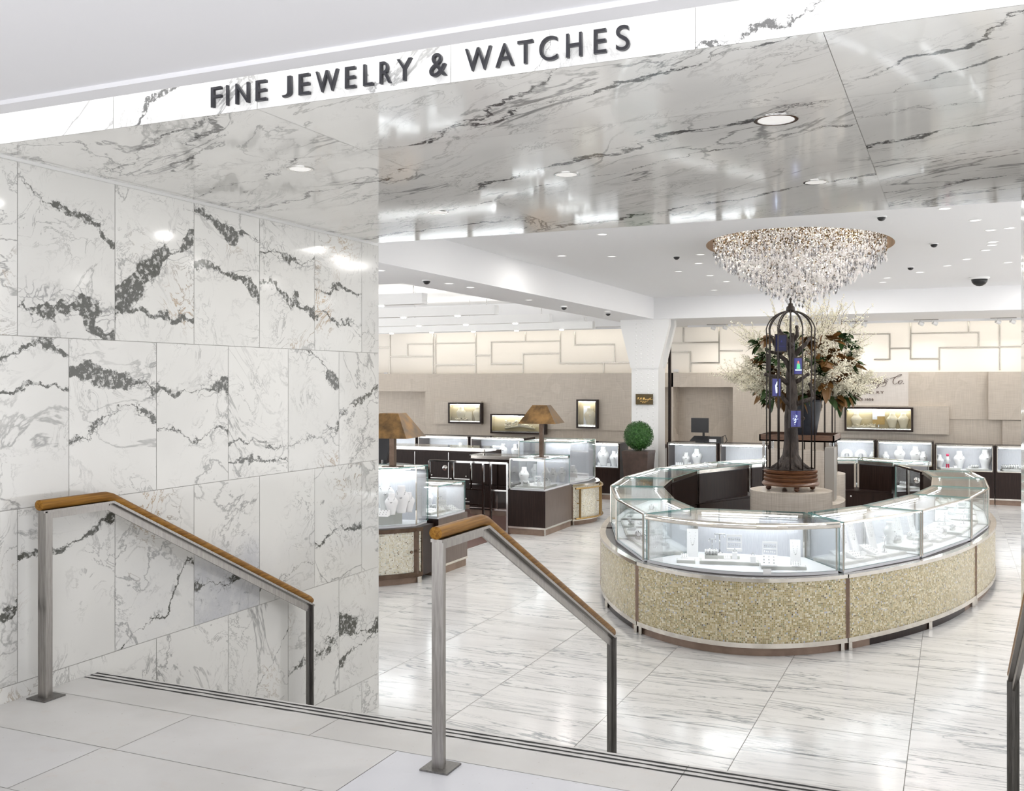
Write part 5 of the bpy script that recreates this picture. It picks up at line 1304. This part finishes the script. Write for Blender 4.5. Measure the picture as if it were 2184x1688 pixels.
# ================================================================== ROW OF CASES ALONG THE BACK WALL
def wallcase(x0, x1, yf, label, items, zt=.19, zb=-.34, depth=.6, post=True, cname=None, mat='disp'):
    t = thing('cabinet_showcase', label, 'display case', ((x0+x1)/2, yf+depth/2, LZ), 'dark wood cases along the back wall')
    mb = MB(); mb.box(x0, x1, yf, yf+depth, LZ+.13, zb); mb.build('base_cabinet', 'wood', t)
    mb = MB(); mb.box(x0, x1, yf+.02, yf+depth, LZ, LZ+.10); mb.build('kickboard', 'bronze', t)
    mb = MB(); mb.box(x0, x1, yf-.004, yf+.02, LZ+.10, LZ+.13); mb.build('base_trim', 'nickel', t)
    mb = MB(); mb.box(x0+.03, x1-.03, yf+.01, yf+depth-.04, zb, zb+.012); mb.build('deck', 'deck', t)
    mb = MB(); mb.box(x0+.03, x1-.03, yf+depth-.04, yf+depth-.02, zb, zt-.03); mb.build('back_panel', 'backp', t)
    mb = MB(); mb.box(x0, x0+.03, yf, yf+depth, zb, zt); mb.box(x1-.03, x1, yf, yf+depth, zb, zt); mb.box(x0+.03, x1-.03, yf+depth-.02, yf+depth, zb, zt); mb.build('side_frames', 'wood', t)
    mb = MB(); mb.box(x0+.03, x1-.03, yf-.004, yf+.012, zt-.03, zt); mb.box(x0+.03, x1-.03, yf-.004, yf+.012, zb, zb+.02); mb.box(x0+.028, x0+.04, yf-.004, yf+.012, zb, zt); mb.box(x1-.04, x1-.028, yf-.004, yf+.012, zb, zt); mb.build('metal_frame', 'nickel', t)
    mb = MB(); mb.box(x0+.03, x1-.03, yf+.012, yf+depth-.02, zt-.01, zt); mb.build('top_glass', 'glass', t)
    mb = MB(); mb.box(x0+.04, x1-.04, yf+.0, yf+.006, zb+.02, zt-.03); mb.build('front_glass', 'glass', t)
    mb = MB(); mb.box(x0+.06, x1-.06, yf+.03, yf+.06, zt-.05, zt-.035); mb.build('light_strip', 'lightbar', t); mb = MB(); mb.box(x0+.05, x1-.05, yf+.013, yf+.075, zt-.033, zt-.028); mb.build('strip_cover', 'nickel', t)
    for key, f_, s_ in items: put(key, x0+(x1-x0)*f_, yf+depth*.5+(.05 if key in ('necklace_bust', 'collar_stand') else -.08), zb+.012, YAW*.6, cname, s_)
    return t
def ux(u, y): return ony(u, 813, y)[0]
wallcase(ux(1422, 20.8), ux(1531, 20.8), 20.8, 'back case holding white busts under the black register alcove', [('necklace_bust', .3, 1.3), ('necklace_bust', .52, 1.7), ('ring_pad', .2, 1.5), ('bracelet_roll', .75, 1.6), ('ring_block', .9, 1.6), ('display_tray', .5, 1), ('ring_block', .4, 1.6)], cname='back case under the register alcove')
wallcase(ux(1533, 20.8), ux(1640, 20.8), 20.8, 'back case with flat white books, just left of the cage', [('ring_pad', .35, 2.6), ('ring_pad', .6, 2.6), ('ring_pad', .8, 2.6)], cname='back case left of the cage')
wallcase(ux(1770, 23.4), ux(1867, 23.4), 23.4, 'back case with two round white collars right of the pedestal', [('collar_stand', .35, 1.5), ('collar_stand', .66, 1.5), ('necklace_bust', .92, 1.1)], cname='back case with two round collars', depth=.42)
wallcase(ux(1869, 23.2), ux(1991, 23.2), 23.2, 'back case with four white busts below the long vitrine', [('necklace_bust', .15, 1.2), ('necklace_bust', .4, 1.8), ('necklace_bust', .68, 1.8), ('necklace_bust', .82, 1.3), ('display_tray', .38, .9), ('display_tray', .68, .9), ('ring_pad', .93, 1.5)], cname='back case with four busts', depth=.5)
wallcase(ux(1993, 22.3), ux(2121, 22.3), 22.3, 'back case with a small red white figure at right', [('necklace_bust', .08, 1.3), ('necklace_bust', .42, 1.7), ('necklace_bust', .86, 1.9), ('display_tray', .25, 1.2), ('display_tray', .72, 1.2), ('bracelet_roll', .68, 1.6), ('ring_block', .6, 1.5), ('ring_block', .35, 1.6)], cname='back case at right with the red figure')
wallcase(ux(2123, 22.3), ux(2240, 22.3), 22.3, 'rightmost back case, cut by the opening edge', [('display_tray', .3, 1.1), ('bracelet_roll', .2, 1.8), ('bracelet_roll', .35, 2.0), ('bracelet_roll', .42, 1.4)], cname='rightmost back case')
wallcase(ux(1220, 20.0), ux(1322, 20.0), 20.0, 'back case with white busts left of the potted boxwood', [('necklace_bust', .12, 1.5), ('necklace_bust', .3, 1.6), ('necklace_bust', .55, 1.9), ('necklace_bust', .78, 1.5), ('necklace_bust', .9, 1.7), ('ring_block', .35, 1.5), ('ring_block', .5, 1.5), ('ring_block', .7, 1.5)], cname='back case left of the boxwood')
wallcase(ux(1002, 21.0), ux(1120, 21.0), 21.0, 'back case behind the left island, below the wide coral vitrine', [('necklace_bust', .2, 1.2), ('necklace_bust', .5, 1.6), ('necklace_bust', .72, 1.6)], cname='back case below the coral vitrine')
wallcase(ux(890, 21.0), ux(1000, 21.0), 21.0, 'back case behind the left island, below the small left vitrine', [('necklace_bust', .72, 1.6), ('ring_pad', .3, 1.4)], cname='back case below the left vitrine')
wallcase(ux(780, 21.0), ux(888, 21.0), 21.0, 'leftmost back case, half hidden by the marble wall', [('ring_pad', .9, 1.4)], cname='leftmost back case')
p = (ux(2021, 22.5), 22.45)
t = thing('figurine', 'small red and white figure standing in the right back case', 'figurine', (p[0], p[1], -.328)); 
mb = MB(); mb.tube([(p[0]-.02, p[1], -.3), (p[0]-.015, p[1], -.2)], .014, 8); mb.tube([(p[0]+.02, p[1], -.3), (p[0]+.015, p[1], -.2)], .014, 8); mb.ball((p[0], p[1], -.03), .03, 10, 8); mb.build('limbs', 'red', t, smooth=True)
mb = MB(); mb.tube([(p[0], p[1], -.21), (p[0], p[1], -.12), (p[0], p[1], -.06)], [.035, .028, .02], 10); mb.tube([(p[0]-.05, p[1], -.15), (p[0], p[1], -.09), (p[0]+.05, p[1], -.15)], .01, 6); mb.build('coat', 'disp', t, smooth=True)

# vitrines in the wall ------------------------------------------------
def vitrine(u0, v0, u1, v1, yf, label, items, depth=.15):
    a_ = ony(u0, v0, yf-depth); b_ = ony(u1, v1, yf-depth); x0, x1 = a_[0], b_[0]; z1, z0 = a_[2], b_[2]; y0, y1 = yf-depth, yf-.002
    t = thing('display_vitrine', label, 'display case', ((x0+x1)/2, (y0+y1)/2, z0), 'lit vitrines on the beige back wall')
    e = .04; mb = MB()
    mb.box(x0, x1, y0, y1, z1-e, z1); mb.box(x0, x1, y0, y1, z0, z0+e); mb.box(x0, x0+e, y0, y1, z0+e, z1-e); mb.box(x1-e, x1, y0, y1, z0+e, z1-e); mb.build('dark_frame', 'wood', t)
    mb = MB(); mb.box(x0+e, x1-e, y1-.012, y1, z0+e, z1-e); mb.box(x0+e, x0+e+.01, y0+.02, y1-.012, z0+e, z1-e); mb.box(x1-e-.01, x1-e, y0+.02, y1-.012, z0+e, z1-e); mb.build('lining', 'gold_in', t)
    mb = MB(); mb.box(x0+e, x1-e, y0+.02, y1, z0+e, z0+e+.03); mb.build('shelf', 'nickel', t)
    mb = MB(); mb.box(x0+e+.02, x1-e-.02, y0+.04, y0+.06, z1-e-.02, z1-e-.006); mb.build('light_strip', 'lightbar', t)
    mb = MB(); mb.box(x0+e, x1-e, y0+.008, y0+.014, z0+e, z1-e); mb.build('pane', 'glass', t)
    return x0, x1, z0+e+.03, z1-e, y0, y1
PR2 = {}
def cbust(x, y, z, h, label, group):
    mb = bust_mesh('b', 'dispc', h, h*.75, h*.22); t = thing('necklace_bust', label, 'necklace stand', (x, y, z), group, rz=YAW*.5)
    mb.build('bust', 'dispc', t, smooth=True, local=True); mb = necklace_mb(h, h*.75, h*.22, .5, 17, h*.018); mb.build('necklace', 'pearl', t, smooth=True, local=True)
def coral(x, y, z, L_, label, seed=1, h=.1):
    rr = random.Random(seed); mb = MB()
    for k in range(26):
        c = Vector((x+rr.uniform(-.5, .5)*L_, y+rr.uniform(-.03, .03), z+rr.uniform(.1, .9)*h)); mb.tube([c, c+Vector((rr.uniform(-.07, .07), 0, rr.uniform(-.02, .04))), c+Vector((rr.uniform(-.12, .12), .01, rr.uniform(-.03, .06)))], [.022, .018, .008], 6)
    mb.tube([(x-L_/2, y, z+.03), (x, y, z+h*.4), (x+L_/2, y, z+.03)], .03, 8)
    tag(mb.build('coral_branch', 'dispc', smooth=True), label, 'coral')
yv = yp-.1
x0, x1, z0, z1, y0, y1 = vitrine(1801, 868.5, 1947.5, 922, yv, 'long lit vitrine with cream busts below the wall lettering', None); ym = (y0+y1)/2+.02; H = z1-z0
for f_, h_, nm in ((.17, .78, 'leftmost cream bust'), (.70, .80, 'cream bust right of the wooden card'), (.86, .80, 'rightmost cream bust')): cbust(x0+(x1-x0)*f_, ym, z0, H*h_, nm+' in the long right vitrine', 'cream busts in the vitrines')
coral(x0+(x1-x0)*.28, ym-.04, z0, .5, 'pale coral branch lying in the long right vitrine', 3, .06)
t = thing('display_card', 'wooden and white card standing in the long right vitrine', 'card', (x0+(x1-x0)*.5, ym, z0)); xx = x0+(x1-x0)*.5; mb = MB(); mb.box(xx-.13, xx+.13, ym, ym+.01, z0+.08, z0+H*.62); mb.build('wood_card', 'brassrod', t); mb = MB(); mb.box(xx-.13, xx+.13, ym-.006, ym, z0+H*.62, z0+H*.9); mb.box(xx-.13, xx-.03, ym-.006, ym, z0+H*.45, z0+H*.62); mb.build('white_card', 'disp', t); mb = MB(); mb.box(xx-.01, xx+.01, ym+.01, ym+.02, z0, z0+H*.6); mb.build('stem', 'silver', t)
x0, x1, z0, z1, y0, y1 = vitrine(955.5, 859, 1026, 904.5, yp-.06, 'small lit vitrine with two cream busts at the upper left', None); ym = (y0+y1)/2+.02; H = z1-z0
cbust(x0+(x1-x0)*.36, ym, z0, H*.85, 'left cream bust in the small upper left vitrine', 'cream busts in the vitrines'); cbust(x0+(x1-x0)*.86, ym, z0, H*.85, 'right cream bust in the small upper left vitrine', 'cream busts in the vitrines')
coral(x0+(x1-x0)*.4, ym-.05, z0, .3, 'pale coral branch in the small upper left vitrine', 5, .05)
xx = x0+(x1-x0)*.58; mb = MB(); mb.box(xx-.10, xx+.10, ym-.01, ym, z0, z0+H*.55); tag(mb.build('display_card', 'dispc'), 'beige card between the two busts of the upper left vitrine', 'card')
x0, x1, z0, z1, y0, y1 = vitrine(1045.5, 883, 1163, 927.5, yp-.08, 'wide lit vitrine with a big coral branch behind the lamp', None); ym = (y0+y1)/2+.02
coral(x0+(x1-x0)*.52, ym, z0+.04, .85, 'large cream coral branch in the wide vitrine behind the lamp', 7, .26)
x0, x1, z0, z1, y0, y1 = vitrine(1229, 852.5, 1273, 914.5, yp-.08, 'tall narrow lit vitrine with one cream bust near the column', None); ym = (y0+y1)/2+.02; H = z1-z0
cbust(x0+(x1-x0)*.62, ym, z0, H*.72, 'single cream bust in the tall narrow vitrine', 'cream busts in the vitrines')
xx = x0+(x1-x0)*.45; mb = MB(); mb.box(xx-.1, xx+.08, ym+.04, ym+.05, z0, z0+H*.80); tag(mb.build('display_card', 'disp'), 'white card behind the bust of the narrow vitrine', 'card')

# writing on the wall: script strokes and capitals ----------------------
ws = thing('script_letter_sign', 'dark bronze lettering R.H. Macy & Co. Fine Jewelry since 1858 on the beige wall', 'sign', (ux(1850, yp-.03), yp-.03, 1.2))
YS = yp-.03
def cr(pts, n=6):
    out = []; P_ = [pts[0]]+list(pts)+[pts[-1]]
    for i in range(1, len(P_)-2):
        a, b_, c, d = P_[i-1], P_[i], P_[i+1], P_[i+2]
        for k in range(n):
            t_ = k/n; f_ = lambda j: .5*((2*b_[j])+(-a[j]+c[j])*t_+(2*a[j]-5*b_[j]+4*c[j]-d[j])*t_*t_+(-a[j]+3*b_[j]-3*c[j]+d[j])*t_**3)
            out.append((f_(0), f_(1)))
    out.append(pts[-1]); return out
def stroke(mb, pts, wmin, wmax, y=YS, mapf=None):
    q = cr(pts); n = len(q); L_, R_ = [], []
    for i, p in enumerate(q):
        a = q[max(i-1, 0)]; b_ = q[min(i+1, n-1)]; dx, dy = b_[0]-a[0], b_[1]-a[1]; l = hypot(dx, dy) or 1
        w_ = wmin+(wmax-wmin)*max(0, abs(dy)/l-.55)/.45*(1 if dy > 0 else .35)   # thick on the down strokes (v grows downwards)
        L_.append((p[0]-dy/l*w_/2, p[1]+dx/l*w_/2)); R_.append((p[0]+dy/l*w_/2, p[1]-dx/l*w_/2))
    vs = []
    for yy in (y, y+.012):
        for lst in (L_, R_):
            for u, v in lst: X_ = mapf(u, v); vs.append((X_[0], yy, X_[1]))
    fs = []
    for i in range(n-1): fs += [(i, i+1, n+i+1, n+i), (2*n+i, 3*n+i, 3*n+i+1, 2*n+i+1), (i, 2*n+i, 2*n+i+1, i+1), (n+i, n+i+1, 3*n+i+1, 3*n+i)]
    mb.add(vs, fs)
# coordinates of the zoomed crop (5.032 px per photo px, origin 1750,760)
def mp_(u, v): q = ony(1750+u/5.032, 760+v/5.032, YS); return (q[0], q[2])
script = {'R': [[(150, 300), (175, 240), (205, 195)], [(150, 215), (190, 190), (235, 195), (225, 235), (185, 250), (215, 280), (245, 300)]],
          'H': [[(270, 300), (300, 240), (325, 195)], [(330, 300), (355, 240), (385, 190)], [(285, 250), (325, 240), (365, 245)]],
          'M': [[(385, 300), (400, 290), (425, 240), (446, 196)], [(446, 196), (440, 245), (438, 298)], [(438, 298), (470, 240), (497, 190)], [(497, 190), (480, 245), (474, 290), (486, 298), (500, 288)]],
          'a': [[(545, 258), (520, 255), (500, 280), (510, 298), (532, 288), (548, 258)], [(548, 258), (536, 290), (548, 298), (562, 286)]],
          'c': [[(603, 262), (592, 254), (572, 268), (566, 290), (584, 299), (606, 284)]],
          'y': [[(618, 260), (612, 290), (626, 296), (644, 272), (652, 256)], [(652, 256), (636, 300), (606, 340), (588, 340), (600, 320), (640, 300), (668, 280)]],
          '&': [[(730, 256), (712, 244), (690, 250), (684, 270), (700, 282), (716, 272), (700, 262), (672, 290), (654, 312), (664, 326), (690, 318), (706, 296), (694, 284), (672, 292)]],
          'C': [[(745, 240), (790, 228), (850, 214), (872, 200), (858, 196), (820, 214), (785, 250), (778, 285), (796, 300), (830, 286), (848, 268)]],
          'o': [[(862, 258), (842, 268), (836, 288), (850, 298), (872, 284), (878, 264), (862, 258)]], '.': [[(890, 292), (892, 297)]]}
for ch_, sts in script.items():
    mb = MB()
    for s_ in sts: stroke(mb, s_, 3.2, 8.5, mapf=mp_)
    mb.build('script_letter', 'letter_br', ws)
def caps(txt, boxes, v0, v1, name='letter'):
    for ch_, (a, b_) in zip(txt, boxes):
        x0, zt_ = mp_(a, v0); x1, zb_ = mp_(b_, v1); place_glyph(ch_, x0, x1, zb_, zt_, YS+.012, 'letter_br', name, ws, .012)
caps('FINE', [(225, 250), (262, 268), (282, 316), (330, 356)], 374, 404); caps('J', [(398, 414)], 368, 404)
caps('EWELRY', [(428, 455), (465, 512), (524, 550), (562, 588), (602, 634), (642, 682)], 374, 404)
caps('SINCE1858', [(342, 358), (366, 370), (380, 402), (410, 430), (438, 454), (478, 484), (494, 514), (520, 540), (548, 568)], 454, 478)
# bronze plaque on the column
pq = thing('bronze_plaque', 'small bronze plaque with gilt script on the white riveted column', 'plaque', (cx0+.3, 21.16, Zf(1375, 862, 21.16)))
pa = ony(1356, 841, 21.15); pb = ony(1392.5, 863.5, 21.15); mb = MB(); mb.box(pa[0], pb[0], 21.14, 21.165, pb[2], pa[2]); mb.build('plate', 'plate', pq)
def mp2(u, v): return (pa[0]+(u-0)/100*(pb[0]-pa[0]), pa[2]+(v/62)*(pb[2]-pa[2]))
mb = MB()
for s_ in ([(12, 32), (16, 20)], [(12, 22), (20, 19), (18, 26), (22, 33)], [(26, 33), (30, 20)], [(33, 33), (37, 20)], [(27, 27), (36, 26)], [(42, 33), (46, 20), (46, 33), (52, 20), (52, 33)], [(60, 27), (56, 31), (60, 33), (62, 27)], [(68, 28), (65, 32), (69, 33)], [(72, 27), (73, 33), (77, 27), (72, 38)], [(82, 24), (79, 28), (83, 33)], [(92, 20), (86, 25), (87, 33), (92, 31)], [(96, 28), (94, 31), (97, 32), (96, 28)]): stroke(mb, s_, 1.1, 1.8, 21.134, mp2)
mb.build('gilt_script', 'gold', pq)
for txt, va, vb, ua, ub in (('FINEJEWELRY', 40, 44, 27, 73), ('SINCE1858', 49, 51.5, 38, 62)):
    n = len(txt); st_ = (ub-ua)/n
    for i, ch_ in enumerate(txt):
        a_ = mp2(ua+i*st_, va); b2_ = mp2(ua+(i+.78)*st_, vb); place_glyph(ch_, a_[0], b2_[0], b2_[1], a_[1], 21.139, 'gold', 'letter', pq, .004)
mb = MB(); c_ = mp2(50, 12); mb.octa((c_[0], 21.136, c_[1]), .012, .014); mb.build('crest', 'gold', pq)

# potted boxwood ------------------------------------------------------
px_, py_ = ony(1362, 813, 20.0)[0], 20.0
t = thing('potted_boxwood', 'clipped boxwood ball in a tapered dark square pot before the column', 'plant', (px_, py_, LZ))
mb = MB(); lo, hi = .24, .32
lo, hi = .21, .28
for (a0, a1, za, zb) in ((lo, hi-.005, LZ, .0), (hi, hi, .0, .055)):
    vs = [(px_+sx*a0, py_+sy*a0, za) for sx, sy in ((-1, -1), (1, -1), (1, 1), (-1, 1))]+[(px_+sx*a1, py_+sy*a1, zb) for sx, sy in ((-1, -1), (1, -1), (1, 1), (-1, 1))]
    mb.add(vs, [(0, 3, 2, 1), (4, 5, 6, 7), (0, 1, 5, 4), (1, 2, 6, 5), (2, 3, 7, 6), (3, 0, 4, 7)])
mb.build('pot', 'pot', t)
mb = MB(); rr = random.Random(2); c = Vector((px_, py_, .36)); R0 = .30
for k in range(6500):
    d = Vector((rr.gauss(0, 1), rr.gauss(0, 1), rr.gauss(0, 1))).normalized(); r_ = R0*rr.uniform(.84, 1.05)*(1+.05*mn.noise(d*3)); p = c+d*r_
    a = d.orthogonal().normalized(); a = (a*cos(k)+d.cross(a)*sin(k)); n_ = (d+Vector((rr.uniform(-1, 1), rr.uniform(-1, 1), rr.uniform(-1, 1)))*.7).normalized(); b_ = n_.cross(a).normalized(); a = b_.cross(n_); s_ = rr.uniform(.010, .017)
    mb.add([p-a*s_, p+b_*s_*.6, p+a*s_, p-b_*s_*.6], [(0, 1, 2, 3)])
mb.ball(tuple(c), R0*.86, 20, 14)
mb.build('foliage', 'box_leaf', t)
# register in the right alcove -----------------------------------------
zc = .19
x0 = ux(1474, 21.1); x1 = ux(1511, 21.1)
t = thing('register_monitor', 'black flat monitor on the back case in the right alcove', 'monitor', ((x0+x1)/2, 21.2, zc)); zz0, zz1 = Zf(1490, 923, 21.1), Zf(1490, 892, 21.1)
mb = MB(); mb.box(x0, x1, 21.1, 21.14, zz0, zz1); mb.build('screen', 'black', t); mb = MB(); mb.tube([((x0+x1)/2+.06, 21.2, zc), ((x0+x1)/2+.06, 21.2, zz0+.15), ((x0+x1)/2, 21.14, zz0+.18)], .025, 8); mb.box((x0+x1)/2-.1, (x0+x1)/2+.18, 21.12, 21.35, zc, zc+.02); mb.build('stand', 'black', t)
t = thing('register_keyboard', 'black register keyboard below the monitor in the right alcove', 'keyboard', (x0+.2, 20.98, zc)); mb = MB(); mb.add([(x0+.02, 20.9, zc+.03), (x0+.42, 20.9, zc+.03), (x0+.42, 21.05, zc+.12), (x0+.08, 21.05, zc+.12), (x0+.02, 20.9, zc+.05), (x0+.42, 20.9, zc+.05), (x0+.42, 21.05, zc+.14), (x0+.08, 21.05, zc+.14)], [(0, 3, 2, 1), (4, 5, 6, 7), (0, 1, 5, 4), (1, 2, 6, 5), (2, 3, 7, 6), (3, 0, 4, 7)]); mb.build('keys', 'black', t); mb = MB(); mb.box(x0+.15, x0+.3, 20.95, 21.04, zc, zc+.06); mb.build('foot', 'black', t)
t = thing('receipt_printer', 'black receipt printer with a white label beside the alcove monitor', 'printer', (x1+.15, 21.05, zc)); mb = MB(); mb.box(x1+.02, x1+.30, 20.95, 21.2, zc, zc+.13); mb.build('body', 'black', t); mb = MB(); mb.box(x1+.05, x1+.2, 20.944, 20.95, zc+.02, zc+.08); mb.build('label', 'disp', t); mb = MB(); mb.tube([(x1+.28, 21.1, zc+.12), (x1+.36, 21.1, zc+.16), (x1+.40, 21.08, zc+.05), (x1+.36, 21.05, zc+.006)], .008, 6); mb.build('cable', 'black', t)
for u, v, nm in ((1442, 791, 'right of the column'), (823, 797, 'near the marble wall')):
    q = ony(u, v, YB); mb = MB(); mb.box(q[0]-.06, q[0]+.06, YB-.015, YB-.001, q[2]-.03, q[2]+.03); tag(mb.build('power_outlet', 'disp'), 'small white outlet at the foot of the cream wall '+nm, 'outlet')
finish_labels()
for k_, o in PR.items():
    if not USED[k_]:
        for c in list(o.children): bpy.data.objects.remove(c)
        bpy.data.objects.remove(o)
